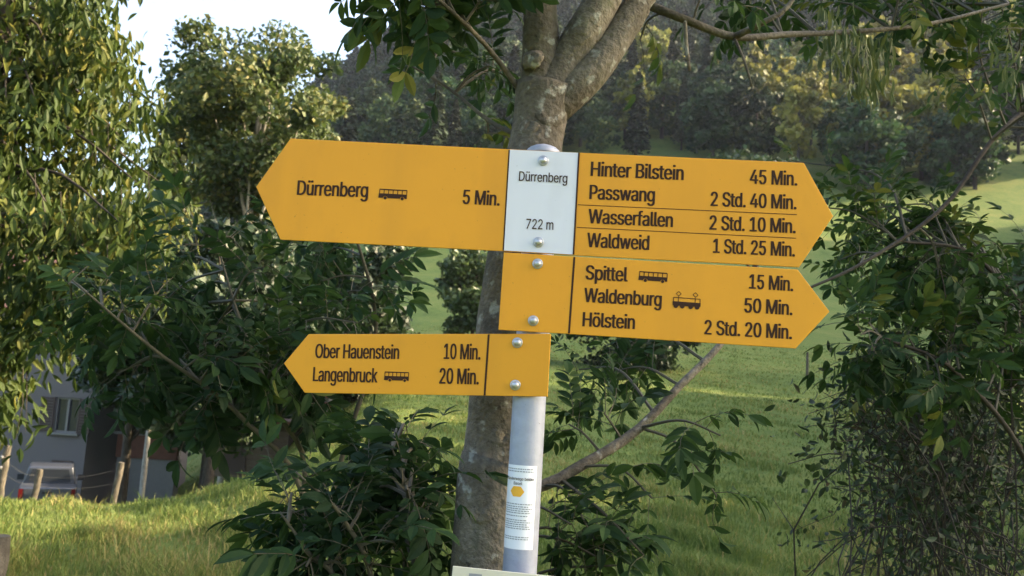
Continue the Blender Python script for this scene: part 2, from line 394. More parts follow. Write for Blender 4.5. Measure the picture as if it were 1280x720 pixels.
def add_compound(mb_leaf, mb_stem, pos, direc, scale, rng, tone):
    B, D, U, LL, path = COMP[int(rng.integers(len(COMP)))]
    X = norm(np.asarray(direc, float)); up = norm(np.array([0, 0, 1.0]) + 0.45 * rng.standard_normal(3))
    Y = norm(np.cross(up, X)); Z = np.cross(X, Y); R = np.stack([X, Y, Z], 0)
    r = np.clip(tone + 0.16 * rng.standard_normal(len(B)), 0, 0.96)
    if rng.random() < 0.03: r = np.clip(r + 0.35, 0, 1)
    place_leaves(mb_leaf, pos + scale * (B @ R), D @ R, U @ R, scale * LL, scale * LL * rng.uniform(0.165, 0.215), r)
    tube(mb_stem, pos + scale * (path[::2] @ R), np.linspace(0.0016, 0.0008, 5) * scale, 3, cap=False)

def ash_twigs(mb_leaf, mb_stem, stems, targets, rng, scale=0.68, nleaf=(4, 7), tone=0.45, tone_var=0.17, base_r=0.0028, up=0.35):
    """twigs run from the nearest stem to each target point and carry opposite pinnate leaves"""
    pts = np.concatenate([s for s in stems])
    for T in targets:
        d = np.linalg.norm(pts - T, axis=1) + 0.25 * np.maximum(0, pts[:, 2] - T[2])
        k = int(np.argmin(d * (1 + 0.25 * rng.random(len(d))))); A = pts[k]
        mid = (A + T) / 2 + np.array([0, 0, 0.12 * np.linalg.norm(T - A)]) + 0.05 * rng.standard_normal(3) * np.linalg.norm(T - A)
        n = 10; path = smooth_path([A, mid, T], n); L = np.linalg.norm(T - A)
        tube(mb_stem, path, np.linspace(base_r + 0.004 * min(L, 1), 0.0018, n), 5, cap=False)
        tw = rng.uniform(0, 6.28); nl = int(rng.integers(*nleaf)); tn = tone + tone_var * rng.standard_normal()
        span = min(0.7, 0.36 * scale / max(L, 0.05) + 0.18)
        for j in range(nl):
            s = 1 - span * j / nl; q = s * (n - 1); i = min(int(q), n - 2)
            pos = path[i] + (path[i + 1] - path[i]) * (q - i); tg = norm(path[i + 1] - path[i])
            sdv = norm(np.cross(tg, np.array([math.cos(tw + j * 1.57), math.sin(tw + j * 1.57), 0.4])))
            for sd in (-1, 1):
                if rng.random() < 0.12: continue
                dd = norm(tg * rng.uniform(0.3, 0.9) + sd * sdv + np.array([0, 0, up * rng.uniform(-0.6, 1)]))
                add_compound(mb_leaf, mb_stem, pos, dd, scale * rng.uniform(0.6, 1.15), rng, tn)

def in_ellipse(rng, cx, cy, rx, ry, d0, d1, n):
    out = []
    while len(out) < n:
        a, b = rng.uniform(-1, 1, 2)
        if a * a + b * b > 1: continue
        out.append(P(cx + a * rx, cy + b * ry, rng.uniform(d0, d1)))
    return np.array(out)

def blob_points(rng, centre, rxyz, n, shell=0.55):
    d = norm(rng.standard_normal((n, 3))); r = (shell + (1 - shell) * rng.random(n)) ** 1.0
    r = r * (1 + 0.12 * np.sin(d[:, 0] * 5 + centre[0]) * np.sin(d[:, 2] * 6 + centre[1]))
    return centre + d * r[:, None] * np.asarray(rxyz), d

def crown(mb, rng, centre, rxyz, nblob, bsize, leaves, lsize, rnd=(0, 1), flat=0.3, inner=0.35, top_bias=0.0):
    """leaf clumps spread over (and partly through) an ellipsoid; returns clump centres"""
    centre = np.asarray(centre, float); rxyz = np.asarray(rxyz, float); cs = []
    for b in range(nblob):
        d = norm(rng.standard_normal(3)); d[2] += top_bias; d = norm(d)
        k = rng.uniform(inner, 0.95); c = centre + d * k * rxyz
        s = bsize * rng.uniform(0.6, 1.35); cs.append(c)
        m = int(leaves * rng.uniform(0.6, 1.3)); p, dd = blob_points(rng, c, (s, s, s * 0.75), m, 0.35)
        nn = norm(dd * 0.5 + 0.9 * rng.standard_normal((m, 3)) + np.array([0, 0, flat]))
        tone = rng.uniform(*rnd)
        place_quads(mb, p, nn, lsize * rng.uniform(0.6, 1.3, m), np.clip(tone + 0.18 * rng.standard_normal(m), 0, 1), 0, rng)
    return cs

def tree(name, label, cat, base, height, rxy, crown_h, leafm, barkm, seed, nblob=40, leaves=350, lsize=0.1, bsize=None, trunk_r=None, group=None, lean=(0, 0), rnd=(0.1, 0.8), limbs=10, top_bias=0.15):
    rng = np.random.default_rng(seed); base = np.asarray(base, float)
    e = empty(name, base, label, cat, group)
    cz = height - crown_h / 2; ctr = np.array([lean[0], lean[1], cz])
    ml = MB(); cs = crown(ml, rng, ctr, (rxy, rxy, crown_h / 2), nblob, bsize or rxy * 0.38, leaves, lsize, rnd, top_bias=top_bias)
    ml.build('crown', leafm, e)
    tr = trunk_r or height * 0.018; mt = MB()
    path = smooth_path([(0, 0, -0.3), (0.1 * lean[0], 0.1 * lean[1], height * 0.3), (lean[0] * 0.7, lean[1] * 0.7, height * 0.62), (lean[0], lean[1], height * 0.9)], 18)
    tube(mt, path, np.linspace(tr * 1.2, tr * 0.25, 18), 10, bump=0.04, rng=rng)
    for c in cs[:limbs]:
        k = int(np.clip((c[2] - crown_h * 0.25) / height * 18, 5, 15)); A = path[k]
        tube(mt, smooth_path([A, (A + c) / 2 + np.array([0, 0, -0.1 * rxy]), c], 8), np.linspace(tr * 0.5, tr * 0.1, 8), 6, cap=False)
    mt.build('trunk', barkm, e, smooth=True)
    return e

# ------------------------------------------------------------------ signpost
POST_D = 1.36
pb = P(650, 706, POST_D); pole_xy = pb[:2]
sign = empty('signpost', (pole_xy[0], pole_xy[1], 0), 'galvanised pole carrying three yellow hiking direction boards in front of the ash trunk', 'signpost')
def to_sign(v): return np.asarray(v) - np.array([pole_xy[0], pole_xy[1], 0])
R_POLE = 0.0255
ztop = P(683, 186, POST_D)[2]
mb = MB(); zz = np.concatenate([[-0.3], np.linspace(0.2, ztop - 0.012, 6)])
tube(mb, [(0, 0, z) for z in zz], R_POLE, 40); mb.build('pole', M['galv'], sign, smooth=True)
mb = MB()
hh = np.linspace(0, 1, 7); tube(mb, [(0, 0, ztop - 0.012 + 0.018 * t) for t in hh], [R_POLE + 0.0015] * 3 + [R_POLE * 0.98, R_POLE * 0.85, R_POLE * 0.6, R_POLE * 0.25], 40)
mb.build('end_cap', M['galv'], sign, smooth=True)

class Board:
    """a flat plate fixed to the pole's front; local frame u (right), v (up), n (towards the viewer)"""
    def __init__(s, anchor_px, yaw, front):
        a = P(*anchor_px, POST_D); s.o = np.array([pole_xy[0], pole_xy[1] - R_POLE - front, a[2]])
        c, q = math.cos(rad(yaw)), math.sin(rad(yaw))
        s.u = np.array([c, q, 0]); s.v = np.array([0, 0, 1.0]); s.n = np.array([q, -c, 0])
    def px(s, x, y):
        d = CMN @ np.array([(x - 640) / F_PX, -(y - 360) / F_PX, -1.0]); e = np.array([0, 0, EYE])
        t = ((s.o - e) @ s.n) / (d @ s.n); p = e + t * d - s.o
        return np.array([p @ s.u, p @ s.v])
    def world(s, uv, h):
        uv = np.asarray(uv, float); h = np.broadcast_to(h, uv.shape[:1])[:, None]
        return to_sign(s.o + uv[:, :1] * s.u + uv[:, 1:2] * s.v + h * s.n)

def plate(board, name, pix, mat, parent, front=0.0, thick=0.003, bevel=0.0008):
    uv = np.array([board.px(*p) for p in pix]); n = len(uv)
    bm = bmesh.new()
    vs = [bm.verts.new(p) for p in board.world(uv, front)]
    f = bm.faces.new(vs); f.normal_update()
    if f.normal.dot(Vector(board.n)) < 0: f.normal_flip()
    r = bmesh.ops.extrude_face_region(bm, geom=[f])
    bmesh.ops.translate(bm, vec=Vector(-thick * board.n), verts=[g for g in r['geom'] if isinstance(g, bmesh.types.BMVert)])
    bmesh.ops.recalc_face_normals(bm, faces=bm.faces)
    if bevel: bmesh.ops.bevel(bm, geom=list(bm.edges), offset=bevel, segments=2, affect='EDGES', profile=0.5)
    me = bpy.data.meshes.new(name); bm.to_mesh(me); bm.free(); me.materials.append(mat)
    o = bpy.data.objects.new(name, me); COL.objects.link(o); o.parent = parent
    return o

# condensed grotesque letter shapes: character|advance|points|faces
GLYPHS = """A|479|16,0 201,509 276,509 463,0 395,0 287,302 280,323 272,346 264,372 255,402 244,438 232,478 245,478 233,437 222,402 213,371 204,345 197,322 191,302 85,0 110,142 110,199 370,199 370,142 239,456 155,199 324,199 344,142 135,142|0,19,20 21,18,17 0,20,21 1,16,15 1,15,14 14,13,1 13,11,1 21,17,16 16,1,21 0,21,1 8,7,2 8,2,9 10,9,2 12,10,2 4,3,23 3,22,23 6,5,22 2,7,6 6,22,2 22,3,2 28,25,20 11,13,24 11,24,12 1,11,12 12,2,1 26,27,23 10,12,24 25,28,26 18,21,25 21,20,25 22,5,26 23,22,26 4,23,27 27,26,28 20,19,28
D|502|219,0 96,0 96,57 215,57 254,60 288,68 318,81 343,99 363,122 379,149 390,181 397,216 399,255 397,294 390,329 379,361 364,388 344,410 320,428 291,441 258,449 221,452 93,452 93,509 225,509 273,505 315,495 353,478 385,455 412,426 433,391 449,351 458,306 462,255 458,205 449,159 433,119 411,83 384,54 351,31 312,14 268,3 125,509 125,0 60,0 60,509 125,452 125,57|45,44,22 22,23,45 0,3,43 2,43,47 43,2,1 44,1,2 22,44,2 22,2,46 22,46,42 23,22,42 41,5,4 24,20,25 26,19,18 5,41,40 40,6,5 25,20,19 19,26,25 41,4,0 3,0,4 20,24,21 42,21,24 27,17,28 34,33,11 12,11,33 13,12,33 33,32,13 37,36,8 9,8,36 36,35,9 10,9,35 35,34,10 34,11,10 13,32,14 32,31,14 15,14,31 31,30,15 16,15,30 30,29,16 17,16,29 28,17,29 6,40,39 7,6,39 39,38,7 38,37,7 37,8,7 17,27,18 26,18,27 21,42,46 2,47,46 43,3,47
H|517|60,0 60,509 125,509 125,289 392,289 392,509 457,509 457,0 392,0 392,232 125,232 125,0|0,11,10 1,0,10 10,3,1 3,2,1 9,8,7 7,6,9 4,9,6 6,5,4 3,10,9 9,4,3
M|628|60,0 60,509 152,509 277,187 280,179 284,170 287,159 291,147 295,135 299,123 303,110 307,97 311,84 315,71 319,60 322,49 307,49 311,59 314,71 318,83 322,95 326,108 330,121 334,134 338,146 342,158 346,169 349,179 352,187 476,509 568,509 568,0 504,0 504,291 504,302 504,314 504,327 505,340 505,354 505,369 506,413 506,428 507,443 507,457 513,457 508,441 503,425 498,409 492,393 487,378 482,363 477,348 472,335 467,322 463,310 459,300 456,291 342,0 286,0 170,291 167,300 163,310 159,321 155,333 150,347 145,361 140,376 134,392 129,408 124,424 118,441 112,457 119,457 119,444 120,430 120,416 120,401 121,386 121,372 122,328 122,315 122,302 122,291 122,0 315,73 507,436 120,437|71,70,73 76,75,1 71,1,75 70,71,75 75,74,70 71,73,72 83,82,0 1,0,82 82,81,1 81,80,1 80,79,1 78,1,79 1,78,77 76,1,77 73,70,86 10,16,11 12,17,18 17,12,16 11,16,12 5,4,6 16,10,58 67,66,2 68,67,2 69,68,2 73,69,2 72,73,2 71,72,2 1,71,2 14,15,20 19,13,14 14,20,19 20,15,21 30,44,45 42,45,44 43,42,44 38,37,30 39,38,30 40,39,30 30,45,40 41,40,45 45,42,85 33,32,31 31,30,33 34,33,30 35,34,30 30,37,35 36,35,37 85,42,46 28,27,26 49,48,29 48,47,29 47,46,29 46,42,29 42,43,29 43,44,29 44,30,29 16,58,57 57,15,16 17,16,15 15,14,17 18,17,14 14,13,18 18,13,84 28,56,55 66,65,2 60,59,3 3,2,63 64,63,2 65,64,2 63,62,3 62,61,3 61,60,3 13,19,84 12,18,84 50,49,29 29,28,53 55,54,53 53,28,55 53,52,29 52,51,29 51,50,29 41,45,85 15,57,21 57,56,25 26,25,56 56,28,26 25,24,57 24,23,57 23,22,57 22,21,57 4,3,59 59,58,6 7,6,58 8,7,58 9,8,58 10,9,58 6,4,59 70,74,86 69,73,86
L|393|60,0 60,509 125,509 125,57 361,57 361,0|1,0,3 3,0,5 5,4,3 1,3,2
O|533|267,-7 225,-3 186,7 150,25 119,49 92,79 70,115 53,157 44,203 40,254 44,305 53,352 70,393 92,429 119,459 150,484 186,501 225,512 267,516 309,512 348,501 384,484 415,459 442,429 464,393 480,352 490,305 493,254 490,203 480,157 464,115 442,79 415,49 384,25 348,7 309,-3 267,53 296,55 324,63 349,76 372,94 392,116 408,144 420,176 428,213 430,254 428,295 420,332 408,365 392,392 372,415 349,433 324,446 296,453 267,456 237,453 210,445 184,433 161,415 142,392 125,364 113,332 106,295 103,254 106,213 113,176 125,144 142,117 161,94 184,76 210,63 237,55|7,6,66 66,65,7 8,7,65 65,64,8 9,8,64 64,63,9 63,62,9 10,9,62 62,61,10 11,10,61 61,60,11 12,11,60 2,69,3 69,68,3 58,57,15 0,36,71 0,71,1 70,1,71 55,17,56 16,56,17 1,70,2 69,2,70 56,16,57 15,57,16 3,68,4 5,4,68 68,67,5 6,5,67 66,6,67 12,60,59 13,12,59 59,58,13 14,13,58 58,15,14 18,54,53 34,38,35 35,38,37 52,19,53 18,53,19 40,39,33 50,21,51 20,51,21 33,39,34 38,34,39 51,20,52 19,52,20 30,29,42 43,42,29 29,28,43 44,43,28 28,27,44 45,44,27 46,45,27 27,26,46 47,46,26 26,25,47 48,47,25 25,24,48 40,33,32 41,40,32 32,31,41 31,30,41 30,42,41 48,24,49 24,23,49 23,22,49 50,49,22 21,50,22 35,37,0 36,0,37 54,18,55 17,55,18
P|444|60,0 60,509 235,509 272,506 305,499 332,487 356,471 375,452 390,430 400,404 407,377 409,348 407,318 400,291 390,265 375,243 356,223 332,207 305,195 272,188 235,186 109,186 109,242 233,242 257,244 279,248 297,256 312,266 324,279 333,294 339,310 343,328 344,348 343,367 339,385 333,402 324,416 312,428 297,439 279,446 257,451 232,452 125,452 125,0 125,242 125,186|43,21,0 21,22,0 1,0,22 20,24,23 42,41,2 21,43,45 22,21,44 22,44,42 1,22,42 42,2,1 39,3,40 25,19,18 18,26,25 38,4,39 3,39,4 24,20,19 19,25,24 2,41,40 40,3,2 16,15,28 29,28,15 15,14,29 14,13,29 30,29,13 31,30,13 13,12,31 12,11,31 32,31,11 33,32,11 11,10,33 10,9,33 34,33,9 35,34,9 9,8,35 8,7,35 36,35,7 7,6,36 26,18,17 27,26,17 17,16,27 16,28,27 36,6,37 6,5,37 38,37,5 4,38,5 20,23,45 23,44,45 21,45,44
S|446|224,-9 188,-7 156,-1 128,9 102,23 81,40 64,60 51,83 42,109 38,137 104,137 108,118 114,102 123,88 136,76 150,66 166,59 185,53 204,50 224,49 246,50 267,54 286,60 303,69 317,79 329,92 338,106 344,122 346,139 344,154 340,168 332,179 322,189 310,197 296,205 280,211 263,217 245,222 184,239 145,253 112,269 86,289 67,313 56,341 52,372 54,400 62,425 75,448 92,468 113,484 138,498 165,508 195,514 227,516 259,514 289,508 316,498 340,484 360,468 377,449 390,427 398,403 401,378 337,378 332,402 320,421 302,437 280,449 254,456 225,459 204,457 185,454 167,448 152,440 139,430 129,418 121,405 117,391 115,376 117,359 122,345 131,334 142,324 155,315 169,308 184,302 198,297 212,293 264,279 279,275 295,270 312,264 328,256 344,248 359,238 372,226 384,213 395,198 402,180 407,161 408,139 406,112 399,87 386,64 370,43 349,25 323,11 294,0 261,-7|6,5,13 13,12,6 7,6,12 12,11,7 8,7,11 11,10,8 9,8,10 42,41,80 43,42,80 80,79,43 44,43,79 79,78,44 45,44,78 78,77,45 46,45,77 77,76,46 47,46,76 76,75,47 48,47,75 73,72,50 72,51,50 0,19,18 0,18,1 17,1,18 87,86,38 85,38,86 52,71,70 70,69,52 1,17,2 16,2,17 38,85,39 85,84,39 83,39,84 51,72,71 71,52,51 2,16,3 16,15,3 4,3,15 15,14,4 5,4,14 13,5,14 39,83,40 83,82,40 41,40,82 82,81,41 80,41,81 48,75,74 49,48,74 74,73,49 73,50,49 88,36,89 20,108,21 36,88,37 34,33,92 92,91,34 21,108,107 22,21,107 107,106,22 106,23,22 34,91,35 91,90,35 36,35,90 89,36,90 66,56,67 56,55,67 68,67,55 54,68,55 104,103,25 26,25,103 103,102,26 27,26,102 102,101,27 28,27,101 101,100,28 100,99,28 29,28,99 99,98,29 30,29,98 98,97,30 97,96,30 31,30,96 96,95,31 62,61,63 64,63,61 61,60,64 60,59,64 23,106,105 24,23,105 105,104,24 104,25,24 31,95,32 95,94,32 94,93,32 33,32,93 92,33,93 64,59,65 59,58,65 66,65,58 58,57,66 56,66,57 108,20,0 19,0,20 87,38,37 37,88,87 68,54,69 54,53,69 52,69,53
W|686|155,0 16,509 82,509 163,196 167,179 172,162 175,145 179,128 183,111 187,94 190,76 194,58 197,40 189,40 193,58 196,76 200,94 203,111 207,128 211,145 215,162 220,179 224,196 306,509 380,509 462,196 466,179 470,162 474,145 478,128 482,111 486,94 490,76 494,58 497,40 488,40 492,58 495,76 499,94 503,111 506,128 510,145 515,162 519,179 523,196 603,509 670,509 530,0 455,0 368,323 362,345 357,368 351,391 346,417 341,445 336,475 350,475 345,446 340,420 335,395 330,371 324,347 318,323 230,0 193,61 493,63 343,435|0,3,1 2,1,3 5,4,6 7,6,0 6,4,0 3,0,4 11,14,12 12,15,11 12,14,13 10,13,14 14,11,64 13,10,0 10,9,0 9,8,0 7,0,8 17,16,63 59,58,23 58,54,23 54,55,23 13,0,63 12,13,63 15,12,63 63,16,15 62,61,22 53,52,24 57,53,24 56,57,24 31,30,48 32,35,36 36,35,34 33,36,34 36,33,65 44,47,46 46,45,44 41,40,47 42,41,47 43,42,47 47,44,43 34,35,47 33,34,47 37,33,47 38,37,47 39,38,47 47,40,39 47,35,48 35,32,48 31,48,32 52,51,24 30,29,48 57,54,66 55,54,57 57,56,55 23,55,56 56,24,23 11,15,64 10,14,64 60,59,23 23,22,61 61,60,23 50,49,25 25,24,50 51,50,24 33,37,65 32,36,65 22,21,62 26,25,49 49,48,27 28,27,48 29,28,48 27,26,49 54,58,66 53,57,66 18,17,63 63,62,21 21,20,63 20,19,63 19,18,63
B|456|60,0 60,509 241,509 274,507 304,501 329,491 350,477 367,461 381,442 390,421 396,398 398,374 397,353 393,336 387,320 378,307 368,295 356,286 343,278 329,272 315,267 315,262 331,260 347,254 363,245 378,234 391,220 402,203 411,184 416,161 418,136 416,111 410,88 400,67 386,48 368,31 344,18 317,8 284,2 247,0 125,57 245,57 281,60 309,67 330,80 344,96 353,115 355,137 354,153 350,169 342,184 333,197 320,209 306,218 289,225 269,229 248,231 125,231 125,285 238,285 256,287 273,290 288,296 302,304 314,314 323,326 330,340 335,355 336,372 333,393 326,412 313,429 294,442 270,449 240,452 125,452|40,57,0 1,0,57 74,2,75 59,58,57 1,57,58 58,75,1 75,2,1 60,56,55 41,39,38 38,42,41 60,55,61 40,0,39 39,41,40 59,57,56 56,60,59 73,3,74 2,74,3 54,53,21 63,62,20 20,19,63 64,63,19 72,71,5 4,72,5 42,38,37 37,43,42 54,21,55 61,55,21 21,20,61 20,62,61 72,4,73 3,73,4 34,33,45 33,32,45 46,45,32 32,31,46 47,46,31 31,30,47 30,29,47 48,47,29 29,28,48 49,48,28 28,27,49 50,49,27 27,26,50 26,25,50 51,50,25 24,51,25 14,13,67 13,12,67 68,67,12 12,11,68 11,10,68 69,68,10 10,9,69 43,37,36 44,43,36 36,35,44 35,34,44 34,45,44 51,24,52 24,23,52 23,22,52 53,52,22 21,53,22 64,19,18 18,17,64 65,64,17 17,16,65 16,15,65 66,65,15 15,14,66 14,67,66 69,9,70 9,8,70 8,7,70 71,70,7 7,6,71 5,71,6
a|389|160,-9 137,-7 115,-3 94,5 76,15 60,29 48,45 38,63 32,84 30,108 32,128 36,146 43,161 53,174 64,184 78,193 92,200 108,206 125,211 143,214 161,217 178,220 200,223 218,225 234,227 247,229 257,231 265,235 271,240 274,246 276,255 276,257 275,272 272,285 267,297 260,307 251,315 240,322 227,327 212,330 196,331 178,330 163,327 149,322 137,316 127,309 118,301 110,292 104,283 100,274 41,291 51,313 64,331 79,346 95,358 114,368 133,375 153,380 173,383 194,384 208,384 223,382 239,379 255,375 271,369 286,360 300,350 312,336 322,320 330,301 335,278 337,251 337,0 277,0 277,52 272,52 267,43 260,34 252,25 242,16 229,8 215,1 199,-4 181,-7 170,45 192,47 211,51 228,59 242,68 254,80 263,93 270,108 274,122 276,138 276,190 272,187 267,184 259,182 251,180 241,178 231,176 221,174 210,173 200,171 191,170 182,169 175,168 161,166 147,163 134,159 122,153 112,147 103,139 97,130 93,118 92,105 93,93 96,82 102,72 109,64 119,57 130,52 142,48 156,46|5,4,119 119,118,5 6,5,118 118,117,6 7,6,117 117,116,7 8,7,116 116,115,8 9,8,115 115,114,9 10,9,114 11,10,114 114,113,11 12,11,113 13,12,113 113,112,13 14,13,112 15,14,112 51,50,49 49,48,51 48,47,51 52,51,47 1,122,2 122,121,2 21,106,105 105,104,21 83,84,0 123,0,84 20,107,106 106,21,20 57,42,41 41,58,57 0,123,1 122,1,123 18,109,108 19,18,108 108,107,19 107,20,19 55,44,43 56,55,43 43,42,56 42,57,56 2,121,3 121,120,3 4,3,120 119,4,120 15,112,111 16,15,111 111,110,16 17,16,110 110,109,17 109,18,17 52,47,46 53,52,46 46,45,53 54,53,45 45,44,54 44,55,54 59,40,60 101,23,102 38,61,39 85,82,81 81,86,85 22,103,102 102,23,22 60,40,39 39,61,60 24,100,99 87,79,78 24,99,98 98,25,24 86,81,80 80,79,86 79,87,86 23,101,100 100,24,23 37,63,38 63,62,38 61,38,62 97,96,95 74,73,72 72,71,93 94,93,71 30,29,71 31,30,71 71,70,31 32,31,70 70,69,32 91,90,74 92,91,74 74,72,92 72,93,92 28,27,94 94,71,28 71,29,28 32,69,33 69,68,33 34,33,68 68,67,34 35,34,67 67,66,35 66,65,35 87,78,77 88,87,77 77,76,88 76,75,88 89,88,75 75,74,89 74,90,89 25,98,97 26,25,97 97,95,26 95,94,26 94,27,26 35,65,36 65,64,36 37,36,64 63,37,64 82,85,83 84,83,85 103,22,104 21,104,22 40,59,41 58,41,59
b|424|229,-8 208,-7 189,-3 172,4 159,12 147,21 138,31 130,41 123,50 118,59 112,59 112,0 53,0 53,509 114,509 114,319 118,319 123,327 130,336 137,346 147,355 158,364 171,373 188,379 207,383 229,384 259,382 287,374 313,361 335,342 354,320 370,293 381,261 388,227 390,189 388,151 381,116 370,84 355,57 336,34 313,16 288,3 260,-6 220,47 242,49 262,55 279,66 294,80 306,97 316,117 323,139 327,163 328,189 327,215 323,239 316,261 307,281 295,298 280,311 262,322 243,328 220,330 198,328 178,322 161,312 147,299 134,282 125,263 118,241 114,216 113,189 114,162 118,138 125,115 135,95 147,78 162,65 179,55 198,49|11,10,12 71,70,12 70,69,12 13,12,69 69,15,13 73,72,10 12,10,72 71,12,72 15,69,68 68,67,15 2,78,3 78,77,3 22,63,62 62,23,22 3,77,4 5,4,77 77,76,5 6,5,76 20,19,64 64,63,20 21,20,63 63,22,21 6,76,7 76,75,7 8,7,75 9,8,75 75,74,9 10,9,74 73,10,74 15,67,66 16,15,66 66,65,16 17,16,65 65,64,17 18,17,64 64,19,18 13,15,14 0,43,1 60,26,25 42,44,0 43,0,44 60,25,61 24,61,25 58,27,59 46,45,41 41,45,42 44,42,45 26,60,59 59,27,26 37,36,49 50,49,36 36,35,50 51,50,35 35,34,51 52,51,34 53,52,34 34,33,53 54,53,33 33,32,54 55,54,32 32,31,55 46,41,40 40,39,46 47,46,39 39,38,47 48,47,38 38,37,48 37,49,48 55,31,56 31,30,56 57,56,30 30,29,57 58,57,29 29,28,58 27,58,28 78,2,1 1,43,78 61,24,62 23,62,24
c|396|207,-8 174,-5 144,3 117,16 93,35 72,58 56,85 44,116 37,150 34,187 37,225 44,260 56,291 72,318 93,341 117,360 144,374 174,382 207,384 226,384 243,381 260,377 276,371 291,364 305,356 318,346 330,335 340,322 349,308 356,293 362,277 303,262 300,272 295,281 290,289 284,297 278,304 270,311 261,316 252,321 242,325 231,328 220,329 207,330 184,328 163,321 145,310 130,296 118,278 108,258 102,236 98,212 96,187 98,163 102,139 108,117 118,97 130,80 145,66 163,55 184,49 207,46 220,47 232,49 243,52 253,55 262,60 271,66 279,73 285,80 292,89 297,98 301,107 304,117 363,102 357,86 350,70 341,56 331,43 319,32 306,21 292,12 277,5 261,-1 244,-5 226,-7|6,5,56 56,55,6 7,6,55 55,54,7 8,7,54 54,53,8 9,8,53 53,52,9 52,51,9 10,9,51 51,50,10 11,10,50 50,49,11 12,11,49 41,19,42 18,42,19 61,0,85 85,62,61 42,18,43 44,43,18 0,61,1 61,60,1 2,1,60 59,2,60 16,45,44 17,16,44 44,18,17 2,59,3 59,58,3 4,3,58 58,57,4 5,4,57 56,5,57 12,49,48 13,12,48 48,47,13 14,13,47 47,46,14 15,14,46 46,45,15 45,16,15 84,64,63 64,84,83 83,65,64 39,21,40 20,40,21 65,83,82 82,66,65 37,23,38 23,22,38 39,38,22 21,39,22 78,77,70 77,76,70 71,70,76 76,75,71 72,71,75 73,72,75 75,74,73 30,29,31 32,31,29 29,28,32 33,32,28 28,27,33 66,82,81 67,66,81 81,80,67 68,67,80 80,79,68 69,68,79 79,78,69 78,70,69 33,27,34 27,26,34 35,34,26 26,25,35 36,35,25 25,24,36 37,36,24 23,37,24 84,63,85 62,85,63 40,20,41 19,41,20
d|424|195,-8 165,-6 137,3 111,16 89,34 70,57 55,84 43,116 36,151 34,189 36,227 43,261 55,293 70,320 89,342 112,361 137,374 165,382 196,384 218,383 237,379 253,373 267,364 278,355 287,346 295,336 301,327 306,319 311,319 311,509 372,509 372,0 313,0 313,59 307,59 301,50 295,41 287,31 277,21 266,12 252,4 236,-3 217,-7 205,47 226,49 246,55 263,65 278,78 290,95 299,115 306,138 310,162 312,189 310,216 306,241 300,263 290,282 278,299 263,312 246,322 227,328 205,330 182,328 162,322 145,311 130,298 118,281 108,261 102,239 98,215 96,189 98,163 102,139 109,117 118,97 130,80 145,66 162,55 182,49|7,6,73 73,72,7 8,7,72 72,71,8 9,8,71 71,70,9 70,69,9 10,9,69 69,68,10 11,10,68 68,67,11 12,11,67 77,76,2 62,17,63 42,43,0 78,1,0 0,43,78 61,18,62 17,62,18 77,2,1 1,78,77 15,64,63 16,15,63 63,17,16 2,76,3 4,3,76 76,75,4 5,4,75 75,74,5 6,5,74 73,6,74 12,67,66 13,12,66 66,65,13 14,13,65 65,64,14 64,15,14 60,20,19 44,41,40 40,45,44 59,21,60 20,60,21 24,23,58 45,40,39 39,38,45 46,45,38 38,37,46 58,23,59 23,22,59 21,59,22 31,33,32 31,52,51 52,31,53 31,30,53 28,53,30 50,49,33 33,31,50 31,51,50 53,28,54 55,54,28 56,55,28 27,56,28 28,30,29 46,37,36 36,35,46 47,46,35 35,34,47 48,47,34 34,33,48 33,49,48 56,27,57 27,26,57 58,57,26 26,25,58 24,58,25 41,44,42 43,42,44 60,19,61 18,61,19
e|404|212,-8 177,-5 145,3 117,16 92,35 72,58 56,85 44,116 37,150 34,187 36,224 44,258 55,290 71,317 91,340 115,359 142,373 172,382 205,384 226,383 246,380 266,374 285,366 303,355 319,341 334,324 347,305 357,282 365,256 370,227 371,194 371,169 75,169 75,221 338,221 310,202 308,226 304,248 298,269 288,286 277,301 263,314 246,323 227,328 205,330 183,328 164,323 146,313 131,301 119,286 109,270 102,251 97,231 96,211 96,178 98,151 102,127 110,106 121,88 135,73 151,61 169,53 190,48 212,46 227,47 241,49 254,53 265,58 276,65 285,73 294,82 300,93 306,105 365,91 358,72 348,55 335,39 320,26 302,14 283,4 261,-3 237,-7 308,221 96,221 97,169|8,7,32 9,8,32 35,34,82 52,51,33 7,6,56 56,55,7 32,7,55 54,53,32 53,33,32 9,32,33 10,9,33 11,10,33 33,51,11 12,11,51 51,50,12 13,12,50 48,47,15 47,16,15 0,63,62 45,44,18 0,62,1 61,1,62 17,46,45 45,18,17 1,61,2 61,60,2 3,2,60 59,3,60 16,47,46 46,17,16 3,59,4 59,58,4 5,4,58 58,57,5 6,5,57 56,6,57 13,50,49 14,13,49 49,48,14 48,15,14 81,65,64 65,81,80 80,66,65 42,20,43 19,43,20 66,80,79 79,67,66 42,41,22 22,21,42 20,42,21 30,29,34 29,28,34 75,74,71 72,71,74 74,73,72 31,35,54 31,30,35 30,34,35 37,36,34 34,28,37 28,27,37 67,79,78 68,67,78 78,77,68 69,68,77 77,76,69 70,69,76 76,75,70 75,71,70 37,27,38 27,26,38 39,38,26 26,25,39 40,39,25 25,24,40 24,23,40 41,40,23 22,41,23 81,64,0 63,0,64 53,54,35 43,19,44 18,44,19 32,55,84 54,32,84 34,36,82 52,33,83 33,53,83 53,35,82 53,82,83 31,54,84
